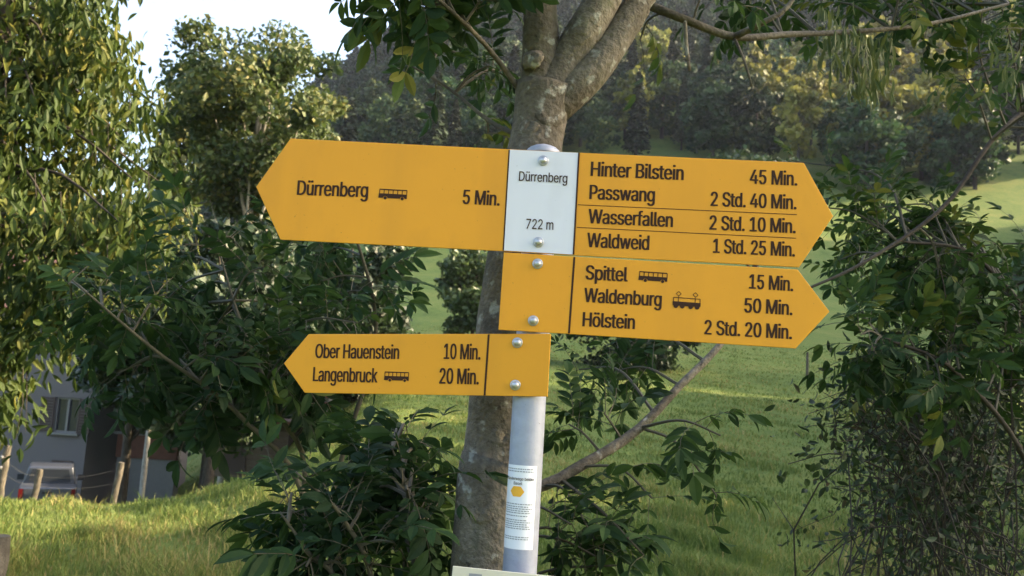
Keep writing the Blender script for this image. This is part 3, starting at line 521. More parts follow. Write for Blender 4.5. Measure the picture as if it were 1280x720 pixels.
f|253|228,379 228,327 6,327 6,379 81,0 81,432 82,452 87,470 96,486 107,499 120,510 135,519 152,525 169,529 187,530 201,530 212,529 222,527 231,525 238,523 243,521 227,468 224,470 220,471 215,472 209,473 202,474 195,474 178,472 164,468 154,460 147,449 143,435 142,419 142,0 81,327 81,379 142,379 142,327|35,38,36 30,29,10 11,10,29 29,12,11 38,35,34 33,32,5 6,5,32 32,31,6 7,6,31 8,7,31 31,30,8 9,8,30 30,10,9 27,14,28 13,28,14 25,16,26 15,26,16 26,15,27 14,27,15 22,21,20 20,19,22 23,22,19 19,18,23 23,18,24 18,17,24 25,24,17 16,25,17 12,29,28 28,13,12 36,37,33 4,34,35 3,2,35 36,3,35 33,5,36 1,0,37 38,1,37 37,36,38
g|425|207,-151 180,-149 156,-146 134,-140 114,-132 97,-122 82,-110 70,-97 59,-84 51,-69 101,-41 107,-49 114,-57 122,-66 131,-74 142,-82 154,-88 169,-93 187,-96 207,-97 236,-95 261,-87 282,-75 298,-58 308,-34 311,-6 311,68 306,68 301,60 294,51 287,41 277,32 266,23 252,16 236,10 217,6 195,5 165,7 138,14 113,27 90,43 71,65 55,90 43,120 36,154 34,191 36,229 43,263 55,293 71,320 90,342 112,361 138,374 166,382 196,384 218,383 237,379 253,373 267,365 279,356 288,346 296,336 302,327 308,319 313,319 313,379 372,379 372,-9 370,-40 363,-67 350,-90 334,-109 314,-124 291,-136 265,-144 237,-149 205,59 227,61 246,66 264,75 278,87 290,103 300,121 307,142 311,166 312,193 311,219 307,242 300,264 291,283 279,299 264,312 247,322 227,328 205,330 182,328 163,322 145,312 130,298 118,282 109,262 102,241 98,218 96,193 98,167 102,144 109,123 118,104 131,88 145,76 163,66 183,61|8,7,11 9,8,11 11,10,9 43,42,106 106,105,43 44,43,105 105,104,44 45,44,104 104,103,45 103,102,45 46,45,102 102,101,46 47,46,101 101,100,47 48,47,100 16,15,3 1,17,2 36,76,111 94,54,95 17,1,18 36,111,37 110,37,111 53,96,95 95,54,53 16,3,2 2,17,16 37,110,38 109,38,110 52,97,96 96,53,52 3,15,4 5,4,15 15,14,5 6,5,14 14,13,6 7,6,13 13,12,7 11,7,12 38,109,39 109,108,39 40,39,108 41,40,108 108,107,41 42,41,107 106,42,107 48,100,99 49,48,99 99,98,49 50,49,98 98,97,50 51,50,97 97,52,51 19,0,75 20,19,75 77,35,34 34,33,77 33,78,77 92,57,93 57,56,93 55,93,56 79,31,30 60,59,91 20,75,74 74,21,20 78,33,32 32,31,78 31,79,78 91,59,92 59,58,92 57,92,58 68,67,25 26,25,67 85,84,67 67,66,85 86,85,66 65,64,66 71,70,23 70,69,23 24,23,69 69,68,24 68,25,24 83,82,26 26,67,83 67,84,83 86,66,87 66,64,87 88,87,64 89,88,64 63,89,64 21,74,73 22,21,73 73,72,22 72,71,22 71,23,22 79,30,29 29,28,79 80,79,28 28,27,80 81,80,27 27,26,81 26,82,81 89,63,90 63,62,90 91,90,62 62,61,91 60,91,61 18,1,0 0,19,18 76,36,35 35,77,76 93,55,94 54,94,55
h|410|114,227 114,0 53,0 53,509 114,509 114,287 102,287 116,319 132,344 152,362 175,374 200,382 227,384 252,383 275,377 295,369 313,356 328,340 341,321 350,298 355,271 357,240 357,0 296,0 296,235 293,263 286,286 273,304 256,318 235,326 210,329 192,328 176,324 161,317 147,308 136,297 126,283 119,266 115,248 114,314|3,2,6 2,1,0 6,2,0 0,38,6 10,32,31 9,33,32 32,10,9 8,34,33 33,9,8 6,38,37 5,6,37 37,36,5 36,35,5 7,5,35 35,34,7 34,8,7 3,6,4 12,29,13 29,12,30 11,30,12 28,14,29 13,29,14 24,23,22 22,21,24 24,21,25 21,20,25 20,19,25 26,25,19 19,18,26 18,17,26 27,26,17 17,16,27 28,27,16 16,15,28 14,28,15 30,11,31 10,31,11 5,7,39 6,5,39 4,6,39
i|166|53,0 53,379 114,379 114,0 84,443 73,444 63,448 54,455 47,463 43,472 41,483 43,494 47,504 54,512 63,518 73,522 84,524 95,522 105,518 114,512 121,504 125,494 126,483 125,472 121,463 114,455 105,448 95,444|10,9,11 4,15,14 5,4,6 7,6,4 4,14,7 9,8,7 11,9,7 7,14,11 14,13,11 12,11,13 23,22,24 25,24,22 22,21,19 21,20,19 25,22,18 22,19,18 1,0,3 3,2,1 27,26,4 26,25,4 25,18,4 18,17,4 15,4,17 17,16,15
k|380|110,137 110,212 121,212 284,379 360,379 184,199 177,199 53,0 53,509 114,509 114,0 294,0 148,186 191,229 372,0 114,212 114,141 154,178 201,216|1,15,9 0,7,10 7,0,1 8,7,1 1,9,8 5,13,6 11,14,5 13,5,18 4,3,13 1,0,16 12,6,13 13,3,2 5,14,18 0,10,16 6,12,17 12,2,15 15,16,12 15,1,16 5,6,17 11,5,17 12,16,17 2,12,13 4,13,18
l|189|139,-2 112,0 91,8 74,20 62,37 55,59 53,84 53,509 114,509 114,99 114,83 117,71 120,62 126,57 135,53 146,52 152,52 157,52 160,53 164,53 167,54 170,54 181,3 175,1 169,0 162,-1 154,-2 147,-2|14,13,1 2,1,13 13,12,2 3,2,12 4,3,12 12,11,4 5,4,11 11,10,5 6,5,10 10,9,6 7,6,9 9,8,7 15,0,27 16,26,17 26,16,27 15,27,16 24,23,19 23,22,19 22,21,19 20,19,21 17,26,25 25,24,17 24,19,17 18,17,19 14,1,0 0,15,14
n|410|114,227 114,0 53,0 53,379 112,379 112,287 102,287 116,319 132,344 152,362 175,374 200,382 227,384 252,383 275,377 295,369 313,356 328,340 341,321 350,298 355,271 357,240 357,0 296,0 296,235 293,263 286,286 273,304 256,318 235,326 210,329 192,328 176,324 161,317 147,308 136,297 126,283 119,266 115,248 112,310|1,0,2 3,2,0 6,3,0 0,38,6 3,6,4 10,32,31 9,33,32 32,10,9 8,34,33 33,9,8 6,38,37 5,6,37 37,36,5 36,35,5 7,5,35 35,34,7 34,8,7 12,29,13 29,12,30 11,30,12 28,14,29 13,29,14 24,23,22 22,21,24 24,21,25 21,20,25 20,19,25 26,25,19 19,18,26 18,17,26 27,26,17 17,16,27 28,27,16 16,15,28 14,28,15 30,11,31 10,31,11 5,7,39 6,5,39 4,6,39
o|415|207,-8 174,-5 144,3 117,16 93,35 72,58 56,85 44,116 37,150 34,187 37,225 44,260 56,291 72,318 93,341 117,360 144,374 174,382 207,384 241,382 271,374 299,360 323,341 343,318 359,291 371,260 379,225 381,187 379,150 371,116 359,85 343,58 323,35 299,16 271,3 241,-5 207,46 231,49 252,55 270,66 285,80 298,97 307,117 314,139 318,163 319,187 318,212 314,236 307,258 298,278 285,296 270,310 252,321 231,328 207,330 184,328 163,321 145,310 130,296 118,278 108,258 102,236 98,212 96,187 98,163 102,139 108,117 118,97 130,80 145,66 163,55 184,49|7,6,66 66,65,7 8,7,65 65,64,8 9,8,64 64,63,9 63,62,9 10,9,62 62,61,10 11,10,61 61,60,11 12,11,60 0,36,1 36,71,1 1,71,2 71,70,2 3,2,70 69,3,70 57,56,15 16,15,56 56,55,16 55,17,16 3,69,4 69,68,4 5,4,68 68,67,5 6,5,67 66,6,67 12,60,59 13,12,59 59,58,13 14,13,58 58,57,14 57,15,14 18,54,53 18,53,19 37,35,34 38,37,34 34,33,38 39,38,33 51,21,52 21,20,52 53,52,20 19,53,20 30,29,42 43,42,29 29,28,43 44,43,28 28,27,44 45,44,27 46,45,27 27,26,46 47,46,26 26,25,47 48,47,25 25,24,48 39,33,32 40,39,32 32,31,40 41,40,31 31,30,41 30,42,41 48,24,49 24,23,49 50,49,23 23,22,50 51,50,22 21,51,22 36,0,35 35,37,36 54,18,55 17,55,18
p|424|53,-143 53,379 112,379 112,319 118,319 123,327 130,336 137,346 147,355 158,364 171,373 188,379 207,383 229,384 259,382 287,374 313,361 335,342 354,320 370,293 381,261 388,227 390,189 388,151 381,116 370,84 355,57 336,34 313,16 288,3 260,-6 229,-8 208,-7 189,-3 173,4 159,12 147,21 138,31 130,41 124,50 118,59 114,59 114,-143 220,47 242,49 262,55 279,66 294,80 306,97 316,117 323,139 327,163 328,189 327,215 323,239 316,261 307,281 295,298 280,311 262,322 243,328 220,330 198,328 178,322 161,312 147,299 134,282 125,263 118,241 114,216 113,189 114,162 118,138 125,115 135,95 147,78 162,65 179,55 198,49|3,2,1 41,71,0 1,0,71 71,70,1 70,69,1 0,42,41 73,72,41 71,41,72 1,69,68 3,1,68 68,67,3 33,78,34 78,77,34 10,63,62 62,11,10 34,77,35 36,35,77 77,76,36 37,36,76 8,7,64 64,63,8 9,8,63 63,10,9 37,76,38 39,38,76 76,75,39 40,39,75 75,74,40 41,40,74 73,41,74 3,67,66 4,3,66 66,65,4 5,4,65 65,64,5 6,5,64 64,7,6 31,43,32 60,14,13 30,44,31 43,31,44 60,13,61 12,61,13 58,15,59 46,45,29 29,45,30 44,30,45 14,60,59 59,15,14 25,24,49 50,49,24 24,23,50 51,50,23 23,22,51 52,51,22 53,52,22 22,21,53 54,53,21 21,20,54 55,54,20 20,19,55 46,29,28 28,27,46 47,46,27 27,26,47 48,47,26 26,25,48 25,49,48 55,19,56 19,18,56 57,56,18 18,17,57 58,57,17 17,16,58 15,58,16 78,33,32 32,43,78 61,12,62 11,62,12
q|424|372,-143 311,-143 311,59 306,59 301,50 295,41 287,31 277,21 266,12 252,4 236,-3 217,-7 195,-8 165,-6 137,3 111,16 89,34 70,57 55,84 43,116 36,151 34,189 36,227 43,261 55,293 70,320 89,342 112,361 137,374 165,382 196,384 218,383 237,379 253,373 267,364 278,355 287,346 295,336 301,327 307,319 313,319 313,379 372,379 205,47 226,49 246,55 263,65 278,78 290,95 299,115 306,138 310,162 312,189 310,216 306,241 300,263 290,282 278,299 263,312 246,322 227,328 205,330 182,328 162,322 145,311 130,298 118,281 108,261 102,239 98,215 96,189 98,163 102,139 109,117 118,97 130,80 145,66 162,55 182,49|19,18,73 73,72,19 20,19,72 72,71,20 21,20,71 71,70,21 70,69,21 22,21,69 69,68,22 23,22,68 68,67,23 24,23,67 77,76,14 62,29,63 11,43,12 78,13,12 12,43,78 61,30,62 29,62,30 77,14,13 13,78,77 27,64,63 28,27,63 63,29,28 14,76,15 16,15,76 76,75,16 17,16,75 75,74,17 18,17,74 73,18,74 24,67,66 25,24,66 66,65,25 26,25,65 65,64,26 64,27,26 60,32,31 44,10,9 9,45,44 59,33,60 32,60,33 36,35,58 45,9,8 8,7,45 46,45,7 7,6,46 58,35,59 35,34,59 33,59,34 42,41,40 51,2,0 0,42,51 42,52,51 52,42,53 50,49,2 2,51,50 53,42,54 42,40,54 55,54,40 56,55,40 40,39,56 1,0,2 46,6,5 5,4,46 47,46,4 4,3,47 48,47,3 3,2,48 2,49,48 56,39,57 39,38,57 58,57,38 38,37,58 36,58,37 10,44,11 43,11,44 60,31,61 30,61,31
r|259|53,0 53,379 112,379 112,321 115,321 124,339 137,354 152,367 171,377 191,383 213,385 218,385 223,385 229,384 243,384 243,322 241,323 236,324 230,324 223,325 215,326 207,326 190,324 174,321 159,315 146,306 135,296 126,284 119,269 115,254 114,237 114,0|3,2,1 31,30,0 1,0,30 30,29,1 3,1,29 25,24,5 24,6,5 3,29,28 28,27,3 4,3,27 27,26,4 26,25,4 25,5,4 8,23,22 22,9,8 10,21,20 20,11,10 9,22,21 21,10,9 18,13,19 15,14,16 17,16,14 13,18,17 17,14,13 19,13,20 13,12,20 11,20,12 6,24,23 7,6,23 23,8,7
s|365|182,-8 157,-7 133,-3 112,3 93,12 76,24 62,38 50,54 41,73 36,94 94,107 101,87 111,72 124,60 141,52 160,47 181,45 206,47 227,53 244,62 258,74 265,88 268,103 266,115 262,126 254,136 243,144 229,150 212,155 149,170 118,180 92,192 72,208 58,227 50,249 47,274 49,295 55,314 65,332 79,347 95,360 115,370 137,378 161,383 187,384 212,383 234,379 254,372 271,363 286,352 299,339 309,324 318,308 324,290 268,277 262,291 254,304 243,316 228,325 210,331 187,333 166,331 147,326 131,317 119,305 111,292 109,277 110,264 115,253 124,243 136,235 152,229 172,223 229,209 261,200 287,187 306,171 320,153 328,131 331,107 329,85 323,65 312,47 298,31 281,18 260,6 236,-2 210,-7|5,12,6 12,11,6 7,6,11 8,7,11 11,10,8 9,8,10 34,33,67 35,34,67 67,66,35 36,35,66 66,65,36 37,36,65 38,37,65 0,16,1 16,15,1 71,29,72 1,15,2 15,14,2 3,2,14 13,3,14 29,71,30 70,30,71 41,63,62 42,41,62 62,61,42 61,43,42 3,13,4 5,4,13 12,5,13 30,70,31 70,69,31 32,31,69 69,68,32 33,32,68 67,33,68 38,65,64 39,38,64 64,63,39 40,39,63 63,41,40 27,73,28 60,59,45 44,60,45 17,87,86 18,17,86 86,85,18 85,19,18 26,74,27 73,27,74 57,47,58 47,46,58 59,58,46 45,59,46 82,81,21 81,80,21 22,21,80 80,79,22 23,22,79 79,78,23 78,77,23 24,23,77 77,76,24 53,52,54 55,54,52 52,51,55 19,85,84 20,19,84 84,83,20 83,82,20 82,21,20 24,76,25 76,75,25 26,25,75 74,26,75 55,51,56 51,50,56 50,49,56 57,56,49 49,48,57 47,57,48 16,0,87 87,17,16 72,29,28 28,73,72 43,61,60 60,44,43
t|227|204,379 204,327 6,327 6,379 65,471 126,471 126,98 127,83 130,70 136,61 144,55 156,51 170,50 175,50 180,50 185,51 191,52 197,53 202,54 213,2 207,0 200,-2 192,-3 184,-3 176,-4 168,-4 138,-1 113,7 92,21 77,41 68,64 65,93 126,379 126,327 65,327 65,379|11,10,26 26,10,27 10,9,27 28,27,9 29,28,9 9,8,29 30,29,8 8,7,30 31,30,7 7,6,31 33,34,6 12,25,24 24,13,12 14,23,15 13,24,23 23,14,13 20,19,17 18,17,19 15,23,22 16,15,22 22,21,16 21,20,16 20,17,16 11,26,25 25,12,11 32,35,33 5,4,32 1,0,32 33,1,32 31,6,34 3,2,34 35,3,34 34,33,35 35,32,4
u|410|182,-5 158,-3 135,2 115,11 97,23 82,39 69,59 60,82 54,109 53,139 53,379 114,379 114,144 116,117 124,94 137,75 154,61 175,53 200,50 218,51 234,55 249,62 263,71 274,83 283,97 290,113 295,132 296,153 296,379 357,379 357,0 298,0 298,92 307,92 294,60 277,35 257,17 234,5 209,-3 298,70|10,9,12 12,11,10 17,0,18 0,17,1 16,1,17 1,16,2 3,2,16 15,3,16 3,15,4 5,4,15 15,14,5 6,5,14 7,6,14 14,13,7 8,7,13 9,8,13 12,9,13 19,38,37 37,20,19 20,37,36 21,20,36 36,35,21 35,22,21 30,33,31 32,33,25 26,25,33 27,26,33 33,30,27 30,29,27 28,27,29 22,35,34 23,22,34 34,32,23 24,23,32 32,25,24 18,0,38 38,19,18 32,34,39 33,32,39 31,33,39
v|389|163,0 17,379 84,379 165,155 173,132 180,110 187,87 193,64 199,42 206,21 184,21 191,42 197,64 203,87 209,110 216,132 224,155 305,379 371,379 226,0 195,57|3,0,4 0,3,1 2,1,3 6,11,7 10,11,0 11,6,0 6,5,0 4,0,5 12,8,13 16,15,19 19,18,16 18,17,16 8,9,19 13,8,19 14,13,19 19,15,14 10,0,19 19,9,10 11,10,9 9,8,11 11,8,20 8,12,20 7,11,20
w|567|138,0 23,379 87,379 133,214 140,190 147,164 154,137 161,107 168,75 175,41 165,41 172,74 179,105 186,135 192,163 199,189 206,214 252,379 316,379 362,214 368,189 375,163 382,136 388,106 395,75 402,41 391,41 399,75 406,106 413,135 420,163 427,189 434,214 480,379 545,379 429,0 368,0 319,172 314,189 309,207 305,225 300,243 295,262 291,280 286,299 281,318 277,338 291,338 286,319 281,299 277,280 272,262 267,243 263,225 258,207 253,189 248,172 199,0 170,65 397,66 283,309|2,1,3 6,5,0 4,0,5 3,1,0 0,4,3 10,9,58 10,8,0 8,7,0 6,0,7 15,14,56 56,55,15 55,16,15 49,45,50 46,50,45 16,55,54 54,53,16 53,52,16 52,51,16 51,50,16 50,46,16 17,16,46 10,0,57 9,10,57 11,9,57 12,11,57 57,56,12 13,12,56 56,14,13 48,44,43 48,43,47 37,20,38 20,19,38 39,38,19 39,19,40 41,40,19 42,41,19 43,42,19 47,43,19 19,18,47 26,25,59 25,27,59 26,24,23 34,33,32 29,28,35 30,29,35 31,30,35 35,34,31 34,32,31 27,25,35 35,28,27 35,25,36 25,26,36 26,23,36 37,36,23 23,22,37 22,21,37 20,37,21 45,49,60 45,60,48 46,45,48 48,47,46 17,46,47 47,18,17 9,11,58 8,10,58 24,26,59 44,48,60
y|389|47,-139 61,-86 71,-87 83,-89 94,-90 104,-89 113,-86 122,-81 130,-74 138,-64 145,-51 151,-36 163,-1 17,379 84,379 165,155 173,132 180,109 187,87 193,64 199,42 206,21 184,21 190,42 196,64 202,87 209,110 216,132 224,155 305,379 371,379 204,-58 196,-77 187,-93 177,-107 165,-119 153,-128 139,-136 125,-141 109,-144 91,-145 82,-145 73,-144 65,-143 57,-142 52,-140 194,58|45,1,0 41,3,42 43,42,3 2,43,3 45,44,43 43,2,45 1,45,2 4,40,39 5,4,39 5,39,38 6,5,38 38,37,6 7,6,37 40,4,41 3,41,4 22,23,12 23,18,12 18,17,12 16,12,17 46,20,24 20,25,24 26,21,27 29,28,30 30,28,21 27,21,28 30,21,31 25,20,21 21,26,25 31,21,12 22,12,21 21,20,22 23,22,20 20,46,23 18,23,19 7,37,36 36,35,7 8,7,35 35,34,8 9,8,34 34,33,9 10,9,33 33,32,10 32,31,10 11,10,31 31,12,11 16,15,12 14,13,15 15,13,12 19,23,46
z|380|42,0 42,46 254,320 254,323 48,323 48,379 333,379 333,331 126,60 126,56 339,56 339,0|1,0,9 9,8,1 1,8,2 3,2,7 7,2,8 3,7,6 9,0,11 11,10,9 5,4,3 3,6,5
m|610|53,0 53,379 112,379 112,295 108,295 114,314 122,331 132,346 144,358 158,368 172,376 187,382 203,385 219,386 245,383 268,375 287,361 303,342 314,320 321,295 312,295 318,312 326,329 337,343 350,356 364,366 381,375 398,381 417,385 437,386 458,385 478,380 497,372 514,361 529,346 541,328 550,307 555,283 557,255 557,0 496,0 496,254 493,279 485,298 473,313 456,323 438,329 419,330 402,329 387,326 374,320 363,312 353,302 345,290 340,277 336,263 335,247 335,0 274,0 274,260 272,280 265,297 253,311 238,322 220,328 199,330 185,329 171,326 158,320 145,312 135,302 126,289 119,274 115,257 114,238 114,0 112,308 317,309|75,74,0 1,0,74 4,1,74 74,73,4 68,67,8 67,9,8 6,70,69 7,6,69 69,68,7 68,8,7 4,73,72 3,4,72 72,71,3 71,70,3 5,3,70 70,6,5 1,4,2 65,11,66 10,66,11 64,63,14 13,12,64 64,14,13 64,12,65 11,65,12 59,20,60 61,60,20 20,18,61 18,17,61 62,61,17 17,16,62 62,16,63 16,15,63 14,63,15 9,67,66 66,10,9 55,54,19 54,53,19 50,25,24 26,49,48 48,27,26 25,50,49 49,26,25 19,53,52 21,19,52 22,21,52 52,51,22 23,22,51 51,50,23 50,24,23 29,47,46 31,30,45 46,45,30 29,46,30 41,40,39 39,38,41 38,37,41 41,37,42 37,36,42 43,42,36 36,35,43 35,34,43 44,43,34 34,33,44 33,32,44 45,44,32 31,45,32 27,48,47 28,27,47 47,29,28 57,56,58 59,58,56 56,55,59 20,59,55 55,19,20 20,19,77 3,5,76 4,3,76 2,4,76 19,21,77 18,20,77
ü|410|182,-5 158,-3 135,2 115,11 97,23 82,39 69,59 60,82 54,109 53,139 53,379 114,379 114,144 116,117 124,94 137,75 154,61 175,53 200,50 218,51 234,55 249,62 263,71 274,83 283,97 290,113 295,132 296,153 296,379 357,379 357,0 298,0 298,92 307,92 294,60 277,35 257,17 234,5 209,-3 277,443 266,444 257,448 248,455 242,463 238,472 236,483 238,494 242,503 248,512 257,518 266,522 277,523 287,522 297,518 305,512 312,503 316,494 317,483 316,472 312,463 305,455 297,448 287,444 133,443 123,444 113,448 104,455 98,463 94,472 93,483 94,494 98,503 104,512 113,518 123,522 133,523 144,522 153,518 162,512 168,503 172,494 173,483 172,472 168,463 162,455 153,448 144,444 298,70|72,71,73 8,7,13 9,8,13 13,12,9 10,9,12 12,11,10 69,68,67 67,66,69 73,71,69 70,69,71 86,85,63 77,76,75 17,0,18 0,17,1 82,81,83 84,83,81 81,80,79 16,2,1 1,17,16 63,85,84 84,81,63 75,63,81 77,75,81 81,79,77 79,78,77 2,16,3 16,15,3 4,3,15 5,4,15 15,14,5 6,5,14 7,6,14 13,7,14 65,64,63 66,65,63 69,66,63 63,75,69 73,69,75 75,74,73 19,38,37 37,20,19 46,44,43 46,43,47 44,46,45 21,36,35 22,21,35 40,39,41 51,50,49 20,37,36 36,21,20 41,39,42 43,42,39 51,49,47 48,47,49 56,55,57 58,57,59 60,59,57 57,55,54 30,33,31 25,24,32 32,33,25 26,25,33 27,26,33 33,30,27 30,29,27 28,27,29 62,61,60 22,35,34 23,22,34 34,32,23 32,24,23 62,60,39 43,39,60 47,43,60 51,47,60 60,57,51 57,54,51 54,53,51 53,52,51 18,0,38 38,19,18 32,34,87 33,32,87 31,33,87
ö|415|207,-8 174,-5 144,3 117,16 93,35 72,58 56,85 44,116 37,150 34,187 37,225 44,260 56,291 72,318 93,341 117,360 144,374 174,382 207,384 241,382 271,374 299,360 323,341 343,318 359,291 371,260 379,225 381,187 379,150 371,116 359,85 343,58 323,35 299,16 271,3 241,-5 207,46 231,49 252,55 270,66 285,80 298,97 307,117 314,139 318,163 319,187 318,212 314,236 307,258 298,278 285,296 270,310 252,321 231,328 207,330 184,328 163,321 145,310 130,296 118,278 108,258 102,236 98,212 96,187 98,163 102,139 108,117 118,97 130,80 145,66 163,55 184,49 279,443 269,444 259,448 251,455 244,463 240,472 239,483 240,494 244,503 251,512 259,518 269,522 279,523 290,522 299,518 308,512 314,503 318,494 320,483 318,472 314,463 308,455 299,448 290,444 136,443 125,444 115,448 107,455 100,463 96,472 95,483 96,494 100,503 107,512 115,518 125,522 136,523 146,522 156,518 164,512 171,503 175,494 176,483 175,472 171,463 164,455 156,448 146,444|6,5,67 67,66,6 7,6,66 66,65,7 8,7,65 65,64,8 9,8,64 63,9,64 9,63,62 10,9,62 62,61,10 11,10,61 61,60,11 12,11,60 102,101,100 100,99,102 105,104,102 103,102,104 110,109,108 0,36,1 36,71,1 115,114,116 117,116,114 112,111,114 114,113,112 1,71,2 71,70,2 56,55,16 55,17,16 119,118,117 96,119,117 117,114,108 114,111,108 110,108,111 2,70,3 70,69,3 4,3,69 69,68,4 5,4,68 67,5,68 12,60,59 13,12,59 59,58,13 14,13,58 58,57,14 15,14,57 57,56,15 56,16,15 99,98,97 97,96,99 96,117,99 117,108,99 102,99,108 105,102,108 106,105,108 108,107,106 18,54,53 18,53,19 78,77,76 76,75,78 81,80,78 79,78,80 83,82,84 37,35,34 38,37,34 53,52,20 19,53,20 74,73,75 73,72,75 78,75,84 81,78,84 84,82,81 88,87,86 89,91,90 30,29,42 43,42,29 29,28,43 44,43,28 28,27,44 27,45,44 45,27,46 27,26,46 47,46,26 26,25,47 48,47,25 25,24,48 49,48,24 24,23,49 88,92,91 91,89,88 38,34,33 39,38,33 33,32,39 40,39,32 32,31,40 41,40,31 31,30,41 30,42,41 49,23,50 23,22,50 51,50,22 22,21,51 52,51,21 20,52,21 72,95,94 94,93,72 93,92,72 75,72,92 92,88,75 84,75,88 88,86,84 85,84,86 36,0,35 35,37,36 54,18,55 17,55,18
U|517|259,-8 220,-6 186,2 154,15 126,33 103,55 85,80 71,108 63,140 60,173 60,509 124,509 124,178 126,155 132,133 141,113 153,95 169,80 187,68 208,59 232,53 259,52 285,53 309,59 331,68 349,80 364,95 377,113 385,133 391,155 393,178 393,509 457,509 457,173 454,140 446,108 433,80 414,55 391,33 363,15 332,2 297,-6|9,8,13 13,12,9 10,9,12 12,11,10 18,2,19 20,1,0 19,2,1 1,20,19 2,18,3 17,3,18 3,17,4 17,16,4 5,4,16 16,15,5 6,5,15 7,6,15 15,14,7 8,7,14 13,8,14 41,23,22 23,41,40 24,23,40 40,39,24 39,25,24 35,34,28 29,28,34 34,33,29 30,29,33 33,32,30 31,30,32 25,39,38 26,25,38 38,37,26 27,26,37 37,36,27 36,35,27 35,28,27 41,22,0 22,21,0 20,0,21
0|453|227,-7 191,-3 158,7 130,24 105,48 85,77 69,113 57,155 50,202 48,254 50,306 57,353 69,395 85,431 106,461 130,484 159,502 191,512 227,516 262,512 295,502 323,484 348,461 368,431 384,395 396,353 403,306 405,254 403,202 396,155 384,113 368,77 348,48 323,24 295,7 263,-3 227,50 250,52 271,60 290,74 306,92 320,116 330,144 338,176 342,213 344,254 342,295 338,332 330,365 320,393 306,416 290,435 271,449 250,457 227,460 203,457 182,449 163,435 147,416 134,393 123,365 115,332 111,295 109,254 111,213 115,176 123,144 134,116 147,92 163,74 182,60 203,52|7,6,66 66,65,7 8,7,65 65,64,8 9,8,64 64,63,9 63,62,9 10,9,62 62,61,10 11,10,61 61,60,11 12,11,60 0,36,71 0,71,1 1,71,2 71,70,2 3,2,70 69,3,70 57,56,15 16,15,56 56,55,16 55,17,16 3,69,4 69,68,4 5,4,68 68,67,5 6,5,67 66,6,67 12,60,59 13,12,59 59,58,13 14,13,58 58,57,14 57,15,14 54,53,19 18,54,19 37,35,34 38,37,34 34,33,38 39,38,33 51,21,52 21,20,52 53,52,20 19,53,20 30,29,42 43,42,29 29,28,43 44,43,28 28,27,44 45,44,27 46,45,27 27,26,46 47,46,26 26,25,47 48,47,25 25,24,48 39,33,32 40,39,32 32,31,40 41,40,31 31,30,41 30,42,41 48,24,49 24,23,49 50,49,23 23,22,50 51,50,22 21,51,22 35,37,0 36,0,37 17,55,54 54,18,17
1|453|76,0 76,55 391,55 391,0 276,509 276,0 212,0 212,448 209,448 86,358 86,427 198,509 276,55 212,55|11,10,8 8,10,9 3,2,5 13,12,7 1,0,6 11,8,7 7,4,11 12,13,6 4,7,12 5,2,12 6,5,12 1,6,13
2|453|64,0 64,47 234,229 252,248 268,266 282,282 294,298 303,312 311,327 316,341 319,356 320,371 319,389 315,405 308,419 298,431 287,441 273,449 258,455 241,458 224,460 205,458 188,454 172,447 159,438 148,427 139,413 132,398 128,381 127,362 66,362 68,391 75,418 86,442 102,464 121,482 143,496 168,507 196,513 225,516 254,513 281,507 306,497 328,482 346,465 361,445 372,423 379,398 381,372 380,354 377,336 371,318 363,299 351,280 336,259 317,235 294,209 267,180 153,60 153,57 389,57 389,0|1,0,59 29,28,30 31,30,28 28,27,31 32,31,27 33,32,27 27,26,33 34,33,26 26,25,34 25,35,34 38,22,21 21,20,38 37,23,22 22,38,37 18,40,19 39,19,40 57,2,58 19,39,20 38,20,39 1,59,58 58,2,1 35,25,24 36,35,24 24,23,36 23,37,36 17,16,42 41,17,42 49,48,11 12,11,48 48,47,12 47,46,12 5,55,54 6,5,54 54,53,6 7,6,53 53,52,7 8,7,52 52,51,8 9,8,51 51,50,9 10,9,50 50,49,10 49,11,10 12,46,13 46,45,13 14,13,45 45,44,14 15,14,44 44,43,15 16,15,43 42,16,43 59,0,61 61,60,59 2,57,56 3,2,56 4,3,56 56,55,4 55,5,4 17,41,18 40,18,41
3|453|218,-7 188,-5 159,1 133,10 108,22 88,38 70,57 57,79 48,104 44,132 109,132 112,115 118,100 126,87 137,76 150,66 165,59 182,54 200,51 219,50 239,51 258,55 275,61 291,69 304,80 315,93 323,108 328,125 329,145 328,163 323,180 316,196 306,211 292,223 275,234 254,241 229,246 201,248 157,248 157,299 288,448 288,452 70,452 70,509 372,509 372,461 211,278 211,289 247,290 279,286 308,276 333,262 354,244 371,222 383,198 391,173 393,145 390,116 383,90 370,66 354,45 333,27 309,12 281,2 251,-5 221,289|3,15,4 15,14,4 5,4,14 14,13,5 6,5,13 13,12,6 7,6,12 12,11,7 8,7,11 11,10,8 9,8,10 17,16,2 17,2,1 1,18,17 64,20,0 19,0,20 35,48,36 18,1,0 0,19,18 46,37,36 36,48,46 39,46,47 2,16,3 15,3,16 37,46,38 46,39,38 22,21,63 22,63,62 23,22,62 33,50,34 49,34,50 58,57,27 28,27,57 57,56,28 29,28,56 56,55,29 55,54,29 30,29,54 54,53,30 23,62,61 24,23,61 61,60,24 25,24,60 60,59,25 26,25,59 59,58,26 58,27,26 30,53,31 53,52,31 32,31,52 52,51,32 33,32,51 50,33,51 45,40,47 41,40,45 45,44,41 63,21,64 20,64,21 34,49,35 48,35,49 39,47,40 43,42,41 41,44,43 46,48,65 47,46,65 45,47,65
